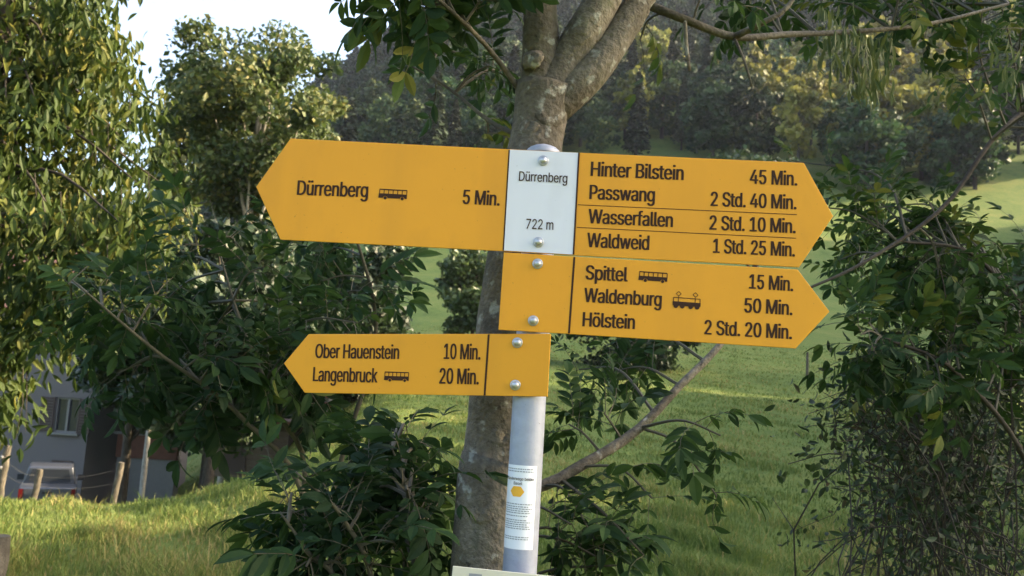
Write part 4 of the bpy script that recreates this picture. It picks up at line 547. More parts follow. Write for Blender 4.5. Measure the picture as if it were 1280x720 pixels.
4|453|40,105 40,158 247,509 311,509 109,166 109,163 413,163 413,105 282,0 282,121 282,146 282,318 343,318 343,0 282,105 282,163 343,163 343,105|1,0,5 1,5,4 4,2,1 5,0,9 5,9,10 16,15,10 2,4,3 15,16,11 8,13,14 9,0,14 5,10,15 12,11,16 7,6,16 17,7,16 14,17,9 17,16,10 10,9,17 17,14,13
5|453|221,-7 192,-5 165,1 140,11 118,25 99,41 83,60 71,82 63,105 60,130 122,130 125,115 130,102 138,89 148,78 160,68 173,60 188,54 204,51 221,50 241,51 259,56 276,64 291,75 304,89 314,104 322,122 326,141 328,162 326,183 321,203 314,221 303,237 290,251 275,262 257,270 238,275 218,277 201,276 184,273 167,268 152,262 139,255 128,246 67,253 96,509 366,509 366,452 151,452 134,301 136,301 148,311 162,318 178,325 194,330 212,333 229,334 252,332 274,328 294,321 313,311 330,299 345,285 358,269 370,251 379,231 386,210 390,187 391,163 388,132 381,102 369,76 352,52 332,32 309,15 282,3 253,-4|9,8,10 49,43,42 50,49,42 5,4,14 14,13,5 6,5,13 13,12,6 7,6,12 12,11,7 8,7,11 10,8,11 43,49,44 45,44,49 40,39,52 39,53,52 17,1,18 55,37,56 18,1,0 0,19,18 37,55,38 54,38,55 1,17,2 16,2,17 53,39,38 38,54,53 2,16,3 16,15,3 4,3,15 14,4,15 50,42,41 41,40,50 51,50,40 40,52,51 45,49,48 20,76,21 57,36,35 35,58,57 21,76,75 22,21,75 75,74,22 74,23,22 33,60,34 60,59,34 35,34,59 58,35,59 71,70,26 70,69,26 27,26,69 28,27,69 69,68,28 68,67,28 29,28,67 67,66,29 30,29,66 66,65,30 23,74,73 24,23,73 73,72,24 25,24,72 72,71,25 71,26,25 30,65,31 65,64,31 64,63,31 32,31,63 63,62,32 33,32,62 62,61,33 60,33,61 76,20,0 19,0,20 56,37,36 36,57,56 47,46,48 45,48,46
6|453|226,-7 196,-4 168,3 142,15 119,31 100,51 84,74 73,101 66,130 64,162 65,187 71,212 80,239 93,268 112,302 137,340 252,509 322,509 151,261 145,261 151,270 157,279 165,288 174,295 184,302 196,307 208,311 221,313 235,314 265,312 291,305 316,295 337,280 355,262 370,240 380,215 387,187 389,157 387,127 379,98 368,73 352,50 333,30 310,14 284,3 257,-4 226,48 245,50 263,55 279,63 293,73 304,86 314,101 322,119 326,137 327,157 326,178 322,196 314,213 304,228 293,241 279,251 263,259 245,264 226,265 207,264 190,259 174,252 160,241 148,229 138,214 131,197 126,179 125,158 126,138 131,119 138,102 148,86 160,73 174,63 190,55 207,50 175,296|6,5,76 7,6,76 76,75,7 75,74,7 8,7,74 74,73,8 9,8,73 73,72,9 10,9,72 11,10,72 72,71,11 12,11,71 71,70,12 18,20,19 19,69,68 18,19,68 65,26,25 1,81,80 66,65,24 65,25,24 1,80,2 80,79,2 18,68,67 2,79,3 79,78,3 4,3,78 78,77,4 5,4,77 76,5,77 12,70,69 13,12,69 69,19,13 14,13,19 19,20,14 20,21,14 21,22,14 15,14,22 22,23,15 64,28,27 45,48,47 45,47,0 46,0,47 28,64,63 62,61,30 29,62,30 48,45,44 44,49,48 62,29,63 28,63,29 41,40,52 53,52,40 40,39,53 39,38,53 54,53,38 38,37,54 55,54,37 56,55,37 37,36,56 36,35,56 57,56,35 35,34,57 58,57,34 34,33,58 49,44,43 50,49,43 43,42,50 42,41,50 51,50,41 41,52,51 58,33,59 33,32,59 60,59,32 32,31,60 61,60,31 30,61,31 15,23,16 0,46,1 81,1,46 26,65,64 64,27,26 67,66,24 82,18,24 18,67,24 20,18,21 18,82,23 17,16,23 23,22,18 22,21,18 17,23,82
7|453|97,0 323,448 323,452 62,452 62,509 391,509 391,449 165,0|0,7,1 2,1,6 6,5,2 6,1,7 4,3,2 2,5,4
8|453|226,-7 193,-5 163,1 136,11 111,25 91,42 74,62 62,84 54,109 52,135 53,156 58,176 65,195 75,212 87,228 101,241 117,252 134,260 153,265 153,267 129,276 109,289 93,308 80,330 73,354 70,380 73,405 79,429 90,450 106,469 124,485 146,498 170,508 197,514 226,516 255,514 282,508 306,498 328,485 346,469 361,450 373,429 379,405 382,380 379,354 372,330 359,308 343,289 323,276 300,267 300,265 319,260 335,252 351,241 365,228 377,212 387,195 395,176 399,156 401,135 398,109 391,84 378,62 362,42 341,25 317,11 289,1 259,-5 226,49 248,50 267,54 285,60 300,69 313,79 323,91 331,106 335,121 337,139 335,157 330,173 322,189 312,202 298,213 283,223 265,230 247,234 226,235 206,234 187,230 169,223 154,213 140,202 130,189 122,173 117,157 115,139 117,121 121,106 129,91 139,79 152,69 167,60 185,54 205,50 226,290 244,291 260,294 274,300 287,308 298,318 307,330 314,344 318,359 319,376 318,392 314,407 308,420 299,432 288,442 275,449 260,455 244,459 226,460 208,459 192,455 177,449 164,442 153,432 145,420 138,407 134,392 133,376 134,359 138,344 145,330 154,318 165,308 178,300 193,294 209,291|6,5,98 98,97,6 7,6,97 97,96,7 8,7,96 9,8,96 96,95,9 10,9,95 95,94,10 11,10,94 94,93,11 12,11,93 13,12,93 93,92,13 14,13,92 24,23,132 132,131,24 25,24,131 131,130,25 26,25,130 32,125,124 0,68,103 86,139,87 138,87,139 0,103,1 102,1,103 87,138,88 123,33,124 32,124,33 1,102,2 102,101,2 3,2,101 100,3,101 89,88,18 88,138,18 19,18,138 138,137,19 136,19,137 31,126,125 125,32,31 3,100,4 100,99,4 5,4,99 98,5,99 14,92,91 15,14,91 16,15,91 91,90,16 17,16,90 90,89,17 89,18,17 19,136,20 136,135,20 21,20,135 135,134,21 22,21,134 134,133,22 23,22,133 132,23,133 26,130,129 27,26,129 28,27,129 129,128,28 29,28,128 128,127,29 30,29,127 127,126,30 126,31,30 34,122,121 121,35,34 119,36,120 67,70,69 84,106,85 105,85,106 35,121,120 120,36,35 71,66,65 72,71,65 70,67,66 66,71,70 84,83,50 106,84,50 50,49,106 107,106,49 49,108,107 118,37,119 36,119,37 63,62,74 75,74,62 62,61,75 61,60,75 76,75,60 60,59,76 77,76,59 59,58,77 78,77,58 58,57,78 57,56,78 79,78,56 56,55,79 80,79,55 55,54,80 45,44,112 113,112,44 44,43,113 114,113,43 43,42,114 72,65,64 73,72,64 64,63,73 63,74,73 80,54,81 54,53,81 53,52,81 82,81,52 52,51,82 83,82,51 50,83,51 108,49,48 109,108,48 48,47,109 110,109,47 47,46,110 111,110,46 46,45,111 45,112,111 114,42,115 42,41,115 41,40,115 116,115,40 40,39,116 117,116,39 39,38,117 118,117,38 37,118,38 67,69,0 68,0,69 85,105,86 105,104,86 139,86,104 122,34,123 33,123,34
9|453|226,516 256,513 285,506 310,494 333,478 352,458 368,434 380,408 387,378 389,347 387,322 382,296 373,270 359,240 340,207 315,168 200,0 130,0 301,248 307,248 302,238 295,229 287,221 278,214 268,207 257,202 245,198 232,195 218,195 188,197 161,203 137,214 116,229 98,247 83,269 72,294 66,321 64,352 66,382 73,411 85,436 101,459 120,479 143,494 168,506 196,513 226,460 207,459 190,454 174,446 160,435 148,423 138,407 131,390 127,372 125,352 127,331 131,313 138,295 148,280 160,268 174,257 190,250 207,245 226,243 245,245 263,249 279,257 293,267 305,280 314,295 322,312 326,330 327,350 326,371 322,390 314,407 305,422 293,435 279,446 263,454 245,459 277,213|34,33,58 58,57,34 35,34,57 36,35,57 57,56,36 37,36,56 56,55,37 38,37,55 55,54,38 54,53,38 39,38,53 53,52,39 40,39,52 41,40,52 43,50,49 49,44,43 64,28,27 46,0,47 28,64,63 45,48,47 47,0,45 28,63,29 63,62,29 30,29,62 61,30,62 44,49,48 48,45,44 15,23,16 30,61,31 61,60,31 32,31,60 60,59,32 33,32,59 58,33,59 41,52,51 42,41,51 51,50,42 50,43,42 65,26,25 65,25,24 24,66,65 1,81,80 18,21,20 18,68,67 79,2,80 1,80,2 14,13,19 71,70,12 12,11,71 72,71,11 11,10,72 10,9,72 73,72,9 9,8,73 74,73,8 8,7,74 75,74,7 7,6,75 76,75,6 6,5,76 22,23,15 15,14,22 21,22,14 20,21,14 14,19,20 18,20,19 68,18,19 69,68,19 19,13,69 13,12,69 12,70,69 76,5,77 5,4,77 78,77,4 4,3,78 79,78,3 2,79,3 64,27,26 26,65,64 0,46,81 81,1,0 67,66,18 82,18,24 66,24,18 21,18,22 18,82,23 17,16,23 23,22,18 17,23,82
.|188|95,-4 83,-3 73,1 63,9 55,18 51,29 50,41 51,53 55,64 63,73 73,81 83,85 95,87 107,85 118,81 128,73 135,64 140,53 141,41 140,29 135,18 128,9 118,1 107,-3|4,3,5 6,5,3 1,0,2 10,9,11 2,0,3 6,3,0 0,9,6 7,6,9 8,7,9 22,21,23 19,18,20 16,15,18 18,17,16 20,18,21 18,15,13 14,13,15 23,21,0 21,18,0 18,13,0 9,0,13 11,9,13 13,12,11
"""
GL = {}
for _l in GLYPHS.strip().split('\n'):
    _c, _a, _v, _f = _l.split('|')
    GL[_c] = (int(_a), np.array([[float(q) for q in p.split(',')] for p in _v.split(' ')]), [[int(q) for q in p.split(',')] for p in _f.split(' ')])
CAPH = GL['H'][1][:, 1].max()
def text_mesh(body, gap=-14, space=190):
    x = 0; V = []; F = []; n = 0
    for ch in body:
        if ch == ' ': x += space; continue
        a, v, f = GL[ch]; V.append(v + [x, 0]); F += [[q + n for q in p] for p in f]; n += len(v); x += a + gap
    V = np.concatenate(V); return np.column_stack([V, np.zeros(len(V))]), F

def lettering(board, body, left, right, top_y, parent, mat=None, heavy=27, front=0.0, name='lettering'):
    """body between photo points left and right (baseline); top_y = photo y of the capitals' top at the left"""
    v, f = text_mesh(body)
    A, B = board.px(*left), board.px(*right); T = board.px(left[0], top_y)
    x0, x1 = v[:, 0].min(), v[:, 0].max(); W = np.linalg.norm(B - A); h = abs(T[1] - A[1])
    ex = (B - A) / W; ey = np.array([-ex[1], ex[0]])
    sx = W / (x1 - x0 + 2 * heavy); sy = h / CAPH
    mb = MB()
    for k, dx in enumerate([-heavy, 0, heavy] if heavy else [0]):
        uv = A + ((v[:, 0:1] - x0 + heavy + dx) * sx) * ex + (v[:, 1:2] * sy) * ey
        W3 = board.world(uv, front + 0.0006 + 0.00012 * k)
        tri = [q for q in f if len(q) == 3]; oth = [q for q in f if len(q) != 3]
        fs = ([np.array(tri)] if tri else []) + [np.array([q]) for q in oth]
        mb.add(W3, fs)
    return mb.build(name, mat or M['print'], parent)

def strip(board, a, b, width, parent, name='divider_line', front=0.0, mat=None):
    A, B = board.px(*a), board.px(*b); e = norm(B - A); q = np.array([-e[1], e[0]]) * width / 2
    mb = MB(); top = board.world(np.array([A - q, B - q, B + q, A + q]), front + 0.0005)
    mb.add(top, [[[0, 1, 2, 3]]]); return mb.build(name, mat or M['print'], parent)

def bolt(board, p, parent, r=0.0064, front=0.0):
    c = board.px(*p); mb = MB()
    O = board.world(np.array([c]), front)[0]; n = board.n
    tube(mb, [O + n * 0.0002, O + n * 0.0016, O + n * 0.0018], [r * 1.25, r * 1.25, r * 1.1], 24)
    hs = [0.0019, 0.004, 0.0058, 0.0068]; tube(mb, [O + n * h for h in hs], [r * 0.95, r * 0.9, r * 0.65, r * 0.2], 20)
    return mb.build('bolt', M['bolt'], parent, smooth=True)

def pictogram(board, p0, p1, h_px, parent, kind='bus'):
    """p0..p1: photo points at the lower body edge, h_px: roof height in photo px"""
    A, B = board.px(*p0), board.px(*p1); T = board.px(p0[0], p0[1] - h_px); h = abs(T[1] - A[1]); W = np.linalg.norm(B - A)
    ex = (B - A) / W; ey = np.array([-ex[1], ex[0]]); mb = MB(); lay = [0]
    def poly(pts):
        lay[0] += 1
        uv = np.array([A + ex * x * W + ey * y * h for x, y in pts]); mb.add(board.world(uv, 0.0006 + 0.00002 * lay[0]), [[list(range(len(pts)))]])
    def rect(x0, y0, x1, y1): poly([(x0, y0), (x1, y0), (x1, y1), (x0, y1)])
    def disc(x, y, r, n=20): poly([(x + r * math.cos(t), y + r * W / h * math.sin(t)) for t in np.linspace(0, 2 * math.pi, n, endpoint=False)])
    if kind == 'bus':
        r = 0.055
        poly([(0, 0), (0.16, 0), (0.17, 0.12), (0.21, 0.2), (0.27, 0.2), (0.31, 0.12), (0.32, 0), (0.76, 0), (0.77, 0.12), (0.81, 0.2), (0.87, 0.2), (0.91, 0.12), (0.92, 0), (1, 0), (1, 0.5), (0.01, 0.5)])
        rect(0.02, 0.90, 0.99, 1.02)
        for x in (0.03, 0.185, 0.345, 0.505, 0.665, 0.825, 0.985): rect(x - 0.014, 0.45, x + 0.014, 0.90)
        disc(0.24, 0.0, r); disc(0.84, 0.0, r)
    else:
        poly([(0, 0.1), (0.03, 0), (0.97, 0), (1, 0.1), (1, 0.5), (0, 0.5)])
        rect(0.02, 0.92, 0.98, 1.0)
        for x in (0.025, 0.2, 0.8, 0.975): rect(x - 0.014, 0.5, x + 0.014, 0.92)
        for x in (0.12, 0.35, 0.65, 0.88): disc(x, -0.02, 0.085)
        for x in (0.2, 0.8):
            rect(x - 0.01, 1.0, x + 0.01, 1.15)
            for (a, b) in (((-.09, 1.42), (0, 1.70)), ((0, 1.70), (.09, 1.42)), ((.09, 1.42), (0, 1.15)), ((0, 1.15), (-.09, 1.42))):
                d = np.array([(b[0] - a[0]) * W, (b[1] - a[1]) * h]); d = d / np.linalg.norm(d); q = np.array([-d[1] / W, d[0] / h]) * 0.00045
                poly([(x + a[0] - q[0], a[1] - q[1]), (x + b[0] - q[0], b[1] - q[1]), (x + b[0] + q[0], b[1] + q[1]), (x + a[0] + q[0], a[1] + q[1])])
    return mb.build('pictogram', M['print'], parent)

# top board: two points, white name field between
b1 = Board((676, 250), -3.0, 0.008)
top = plate(b1, 'direction_board', [(320, 233.5), (363, 173), (724.5, 190.8), (1005, 203.5), (1041.5, 270), (999, 334), (717, 319), (630, 314), (350.5, 299.5)], M['yellow'], sign)
tag(top, 'large yellow double-pointed board with a white name field')
wf = plate(b1, 'name_panel', [(637.5, 187.2), (723.5, 191.2), (717, 318.3), (630, 313.2)], M['white'], top, front=0.0008, thick=0.0006, bevel=0)
strip(b1, (637, 187.4), (629.6, 313.2), 0.0032, top); strip(b1, (723.7, 191.2), (716.8, 318.4), 0.0026, top, front=0.0012)
lettering(b1, 'Dürrenberg', (371, 243.6), (460, 246.8), 225.4, top)
pictogram(b1, (473, 247), (508.5, 249), 11, top)
lettering(b1, '5 Min.', (578, 254.8), (624.5, 257.2), 237.0, top)
lettering(b1, 'Dürrenberg', (648.5, 226.2), (709, 229), 214.4, top, heavy=10, front=0.0010)
lettering(b1, '722 m', (657.5, 286.0), (691.5, 287.6), 273.6, top, heavy=8, front=0.0010)
for p in ((679, 201), (673, 303)): bolt(b1, p, top, front=0.0008)
for body, l, r, t in (('Hinter Bilstein', (738, 220), (854.5, 225.3), 202), ('45 Min.', (937, 229.6), (996.5, 232.2), 211.8),
        ('Passwang', (736.5, 248.8), (818.5, 252.4), 231), ('2 Std. 40 Min.', (888, 257.4), (995.5, 261.8), 239.6),
        ('Wasserfallen', (735, 279), (841, 284), 261.2), ('2 Std. 10 Min.', (886.5, 287), (994.5, 291.6), 269.2),
        ('Waldweid', (733.3, 308.8), (811.5, 312.6), 290.8), ('1 Std. 25 Min.', (891, 316), (993.5, 320.8), 298.2)):
    lettering(b1, body, l, r, t, top)
strip(b1, (722.5, 256), (996, 268.3), 0.0010, top); strip(b1, (721, 284.2), (995, 297.8), 0.0010, top)
# second board, pointing right
b2 = Board((668, 366), -3.0, 0.008)
mid = plate(b2, 'direction_board', [(629.6, 315.4), (718.5, 320.6), (997, 336.8), (1037, 389.4), (994.5, 435.6), (711, 417.4), (623, 412.2)], M['yellow'], sign)
tag(mid, 'yellow board pointing right, directly below the large board')
strip(b2, (718, 321.4), (711.2, 416.6), 0.0030, mid)
for body, l, r, t in (('Spittel', (731.5, 349.2), (784.5, 352), 331.4), ('15 Min.', (936, 360.6), (991.3, 364), 342.6),
        ('Waldenburg', (729.6, 377.4), (827, 383), 359.6), ('50 Min.', (930, 390.4), (990.5, 394), 372.4),
        ('Hölstein', (727.8, 407.8), (793.5, 411.4), 390), ('2 Std. 20 Min.', (880, 417.8), (989.8, 424), 399.8)):
    lettering(b2, body, l, r, t, mid)
pictogram(b2, (798, 350), (834, 352.4), 11, mid); pictogram(b2, (840.5, 381.6), (875.5, 384.2), 10.5, mid, 'tram')
for p in ((672, 329.8), (666.5, 401)): bolt(b2, p, mid)
# third board, pointing left
b3 = Board((660, 456), -9.0, 0.006)
low = plate(b3, 'direction_board', [(354.8, 454.2), (385.6, 417.6), (688.6, 417.2), (684.4, 495.8), (380.8, 491)], M['yellow'], sign)
tag(low, 'small yellow board pointing left, lowest of the three')
strip(b3, (611, 418), (605.8, 494.2), 0.0030, low)
for body, l, r, t in (('Ober Hauenstein', (393.8, 447.4), (499, 448.8), 429.8), ('10 Min.', (554.5, 448.6), (600.6, 449.6), 429.4),
        ('Langenbruck', (391, 476.4), (472, 478.2), 458.6), ('20 Min.', (549, 479.4), (598.6, 480.6), 460)):
    lettering(b3, body, l, r, t, low)
pictogram(b3, (480, 475), (511, 476), 10.5, low)
for p in ((646.8, 428.4), (644.2, 481.4)): bolt(b3, p, low)
# pale board at the foot of the frame
b4 = Board((650, 760), -2.0, 0.05)
pale = plate(b4, 'notice_board', [(566, 707.5), (735, 725), (715, 905), (548, 888)], M['cream'], sign)
tag(pale, 'pale cream board fixed low on the pole')
strip(b4, (586, 722), (602, 723.5), 0.012, pale, 'printed_mark', mat=M['greyprint'])
mb = MB(); box(mb, (0, -0.028, b4.o[2] - 0.04), (0.04, 0.046, 0.03)); mb.build('bracket', M['galv'], sign)
# sticker wrapped round the pole
def sticker():
    zt, zb = P(655, 582, POST_D - R_POLE)[2], P(646, 687, POST_D - R_POLE)[2]
    a0, a1 = rad(-172), rad(-50)          # angle round the pole, -90 faces the camera
    def grid(th0, th1, z0, z1, r, n=14):
        t = np.linspace(th0, th1, n); v = []
        for z in (z0, z1):
            for a in t: v.append((r * math.cos(a), r * math.sin(a), z))
        return np.array(v), np.array([[k, k + 1, n + k + 1, n + k] for k in range(n - 1)])
    mb = MB(); v, f = grid(a0, a1, zb, zt, R_POLE + 0.0004); mb.add(v, [f])
    st = mb.build('sticker', M['sticker'], sign, smooth=True); tag(st, 'white paper sticker with an orange diamond and fine print')
    Hh = zt - zb
    mb = MB(); c = rad(-116); r = R_POLE + 0.0008
    tt = np.linspace(-0.44, 0.44, 13); hh_ = np.minimum(0.0075, (0.44 - abs(tt)) * 0.036)
    v = [(r * math.cos(c + t), r * math.sin(c + t), zb + Hh * 0.685 + sg * h) for sg in (-1, 1) for t, h in zip(tt, hh_)]
    mb.add(v, [[[k, k + 1, 14 + k, 13 + k] for k in range(12)]]); mb.build('emblem', M['orange'], st)
    def wrap(body, ac, z, cap, width):
        v, f = text_mesh(body); x0, x1 = v[:, 0].min(), v[:, 0].max(); mb = MB()
        for k, dx in enumerate((-0.015, 0.015)):
            a = ac + ((v[:, 0] - x0) / (x1 - x0) - 0.5 + dx * 0.1) * width
            rr = R_POLE + 0.0008 + 0.0001 * k
            w = np.stack([rr * np.cos(a), rr * np.sin(a), z + v[:, 1] * cap / CAPH], 1)
            mb.add(w, [np.array([q]) for q in f])
        mb.build('lettering', M['print'], st)
    wrap('Wanderwege beider', rad(-112), zb + Hh * 0.82, 0.0044, rad(104)); wrap('Basel', rad(-114), zb + Hh * 0.765, 0.0044, rad(30))
    rng = np.random.default_rng(5)
    for block in ([0.95, 0.92], [0.53, 0.50, 0.475, 0.45, 0.425, 0.39], [0.34, 0.315, 0.29, 0.265, 0.24], [0.14, 0.115]):
        mb = MB()
        for z in block:
            a = a0 + rad(8); end = a1 - rad(rng.uniform(6, 30)) if z < 0.9 else a1 - rad(12)
            while a < end:
                L = rad(rng.uniform(4, 11)); v, f = grid(a, min(a + L, end), zb + Hh * z, zb + Hh * z + 0.0013, R_POLE + 0.0008, 3); mb.add(v, [f]); a += L + rad(2)
        mb.build('fine_print', M['greyprint'], st)
sticker()

# ------------------------------------------------------------------ ash tree behind the signpost
def ash_tree():
    rng = np.random.default_rng(11); D = 1.52
    base = P(600, 1000, D); base = np.array([base[0], D + 0.02, 0.0])
    e = empty('ash_tree', base, 'young grey-barked ash tree with forked limbs standing right behind the signpost', 'tree')
    loc = lambda v: np.asarray(v) - base
    K = [np.array([base[0], base[1], -0.2]), P(612, 720, D), P(625, 560, D), P(640, 380, D), P(668, 190, D), P(682, 110, D)]
    mt = MB(); path = smooth_path(K, 46)
    rr = np.interp(np.linspace(0, 1, 46), [0, 0.42, 0.62, 0.85, 0.94, 1.0], [0.072, 0.060, 0.055, 0.046, 0.050, 0.054])
    tube(mt, loc(path), rr, 28, bump=0.012, rng=rng)
    for t, a in ((0.35, -70), (0.8, -60), (0.88, 200)):     # slight swellings
        pass
    mt.build('trunk', M['ashbark'], e, smooth=True)
    def limb(pts, r0, r1, n=22, sides=18, bk='ashbark'):
        m = MB(); pa = smooth_path(pts, n); tube(m, loc(pa), np.linspace(r0, r1, n), sides, bump=0.012, rng=rng); m.build('limb', M[bk], e, smooth=True); return pa
    L1 = limb([P(674, 150, D), P(676, 80, D), P(675, 10, D - .02), P(668, -120, D - .05), P(640, -300, D)], 0.040, 0.020)
    L2 = limb([P(680, 130, D), P(712, 75, D), P(742, 20, D - .02), P(800, -80, D), P(870, -220, D + .1)], 0.042, 0.022)
    L3 = limb([P(690, 135, D), P(735, 95, D - .01), P(775, 40, D), P(808, -15, D + .02), P(840, -90, D + .1), P(900, -200, D + .3)], 0.034, 0.020)
    D2 = D + 0.1
    L4 = limb([P(800, 2, D2), P(850, 22, D2), P(918, 46, D2 + .05), P(985, 43, D2 + .12), P(1060, 40, D2 + .2), P(1160, 30, D2 + .3), P(1260, 5, D2 + .4)], 0.0095, 0.0035, 30, 10, 'limbbark')
    L5 = limb([P(918, 46, D2 + .05), P(950, 30, D2), P(985, 8, D2), P(1010, -40, D2)], 0.007, 0.004, 10, 8)
    S1 = limb([P(918, 48, D2 + .05), P(930, 75, D2), P(940, 108, D2)], 0.0035, 0.002, 8, 6)
    S2 = limb([P(856, 26, D2), P(858, 55, D2), P(862, 88, D2)], 0.004, 0.003, 8, 6)
    # sprouts left of the fork
    B1 = limb([P(655, 120, D), P(610, 60, D - .05), P(560, 10, D - .15), P(500, -40, D - .2)], 0.0055, 0.002, 14, 8, 'limbbark')
    B2 = limb([P(648, 170, D), P(610, 150, D + .05), P(560, 110, D + .1), P(510, 80, D + .1)], 0.005, 0.002, 14, 8, 'limbbark')
    # knots and pruning scars
    def knot(px, py, r, nx, d=0.0):
        m = MB(); c = P(px, py, D) ; i = int(np.argmin(np.linalg.norm(path - c, axis=1))); ax = path[i]
        q = c - ax; n = norm(np.array([nx, -1.0, 0.12])); o = ax + np.array([0, 0, q[2]]) + n * rr[i] * 0.97
        for k, (rad_, h) in enumerate(((1.35, 0.0), (1.25, 0.12), (1.0, 0.22), (0.82, 0.16), (0.55, 0.05), (0.2, 0.02))): pass
        def ring(hs, rs):
            q = MB(); tube(q, loc(np.array([o + n * r * h for h in hs])), np.array(rs) * r, 20, bump=0.07, rng=rng)
            V = q.v[0]; c0 = V.mean(0); V[:, 2] = c0[2] + (V[:, 2] - c0[2]) * 0.82; return q
        kn = ring((-0.5, -0.1, 0.12, 0.2, 0.14), (2.0, 1.65, 1.25, 0.95, 0.7)).build('knot', M['ashbark'], e, smooth=True)
        ring((0.10, 0.17, 0.12, 0.02), (0.9, 0.75, 0.5, 0.1)).build('heartwood', M['knot'], kn, smooth=True)
    knot(686, 157, 0.0135, 0.42); knot(655, 170, 0.011, -0.35); knot(652, 88, 0.012, -0.7); knot(590, 641, 0.013, -0.35); knot(622, 548, 0.014, 0.1)
    ml, ms = MB(), MB()
    g = lambda stems, tg, **k: ash_twigs(ml, ms, [loc(s) for s in stems], loc(tg), rng, **k)
    g([B1, L1], in_ellipse(rng, 530, -25, 60, 22, 1.35, 1.6, 5), tone=0.3)
    g([B1], np.array([P(500, -12, 1.35), P(600, 0, 1.4), P(470, -25, 1.4), P(545, 5, 1.4)]), tone=0.35, nleaf=(3, 5))
    g([B2, B1], in_ellipse(rng, 570, 75, 65, 35, 1.6, 2.0, 6), tone=0.45, nleaf=(3, 5))
    g([B2], np.array([P(610, 165, 1.65), P(540, 100, 1.7)]), nleaf=(2, 4), tone=0.45)
    g([L3, L4], np.array([P(800, 50, 1.75), P(880, -10, 1.6)]), nleaf=(2, 4), tone=0.6)
    g([L4, L5], in_ellipse(rng, 1080, -5, 180, 40, 1.75, 2.4, 16), tone=0.5, nleaf=(3, 6))
    g([L1, L2, L3, B1], in_ellipse(rng, 720, -320, 330, 150, 1.1, 2.2, 80), tone=0.45, nleaf=(3, 6))
    ml.build('foliage', M['ashleaf'], e); ms.build('twigs', M['twig'], e)
    # hanging bunches of keys
    for (cx, cy, n, s) in ((1062, 55, 80, 18), (1095, 65, 90, 18), (1040, 25, 40, 14), (1262, 70, 40, 16)):
        b = np.array([P(cx + rng.normal(0, s), cy + rng.uniform(-25, 55), D2 + .22 + rng.normal(0, .06)) for _ in range(n)])
        mk = MB(); place_leaves(mk, loc(b), np.array([0, 0, -1.0]) + 0.22 * rng.standard_normal((n, 3)), rng.standard_normal((n, 3)), rng.uniform(0.032, 0.045, n), 0.0038, rng.random(n))
        mk.build('seed_bunch', M['samara'], e)
ash_tree()

def ash_shrub(name, label, cat, base, stems_px, fills, seed, stem_r=(0.012, 0.004), barkm='twig', scale=0.68, tone=0.4, leafm='ashleaf', group=None):
    rng = np.random.default_rng(seed); base = np.asarray(base, float); e = empty(name, base, label, cat, group)
    loc = lambda v: np.asarray(v) - base
    mst = MB(); stems = []
    for s in stems_px:
        pts = [P(*q) if len(q) == 3 else np.array(q[:3]) for q in s]
        pts = [np.array(q) for q in pts]; pa = smooth_path(pts, 22); stems.append(loc(pa)); tube(mst, loc(pa), np.linspace(stem_r[0], stem_r[1], 22), 10, bump=0.02, rng=rng)
    mst.build('stem', M[barkm], e, smooth=True)
    ml, ms = MB(), MB()
    for f in fills:
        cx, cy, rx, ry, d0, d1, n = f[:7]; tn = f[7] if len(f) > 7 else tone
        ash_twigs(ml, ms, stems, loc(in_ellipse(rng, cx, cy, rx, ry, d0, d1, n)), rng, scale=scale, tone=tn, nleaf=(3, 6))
    ml.build('foliage', M[leafm], e); ms.build('twigs', M['twig'], e)
    return e
def G(x, y): return (x, y, float(H(x, y)))

# leaning sapling right of the pole
ash_shrub('ash_sapling', 'leaning ash sapling with one thick diagonal stem right of the signpost', 'sapling', G(0.0, 1.75),
    [[(0, 0, 0, 0), (640, 660, 1.72), (700, 600, 1.74), (800, 535, 1.8), (850, 480, 1.85), (905, 425, 1.9), (960, 350, 2.0)]] if False else
    [[(600, 900, 1.7), (640, 645, 1.72), (700, 598, 1.74), (790, 543, 1.8), (850, 482, 1.85), (905, 425, 1.9), (960, 340, 2.0)]],
    [(725, 530, 40, 30, 1.75, 1.95, 2, 0.35), (850, 610, 50, 25, 1.6, 1.8, 2, 0.4), (770, 665, 60, 45, 1.5, 1.75, 5, 0.4), (735, 460, 45, 25, 1.9, 2.2, 3, 0.3), (890, 545, 20, 6, 1.6, 1.7, 1, 0.3), (720, 640, 20, 20, 1.5, 1.7, 1, 0.35)],
    21, (0.0135, 0.006), 'ashbark')
# low bush left of the trunk
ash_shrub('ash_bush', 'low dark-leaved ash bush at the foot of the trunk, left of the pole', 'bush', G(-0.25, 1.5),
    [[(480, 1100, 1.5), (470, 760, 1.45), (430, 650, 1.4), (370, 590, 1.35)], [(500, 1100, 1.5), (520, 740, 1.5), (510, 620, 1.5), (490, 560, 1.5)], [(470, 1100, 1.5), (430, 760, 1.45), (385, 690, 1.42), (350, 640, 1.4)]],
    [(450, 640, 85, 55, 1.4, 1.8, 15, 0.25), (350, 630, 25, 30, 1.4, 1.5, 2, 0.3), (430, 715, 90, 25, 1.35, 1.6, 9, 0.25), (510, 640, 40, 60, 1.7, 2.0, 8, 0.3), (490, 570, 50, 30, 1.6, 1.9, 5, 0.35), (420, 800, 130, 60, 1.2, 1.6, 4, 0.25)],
    22, (0.0065, 0.0014))
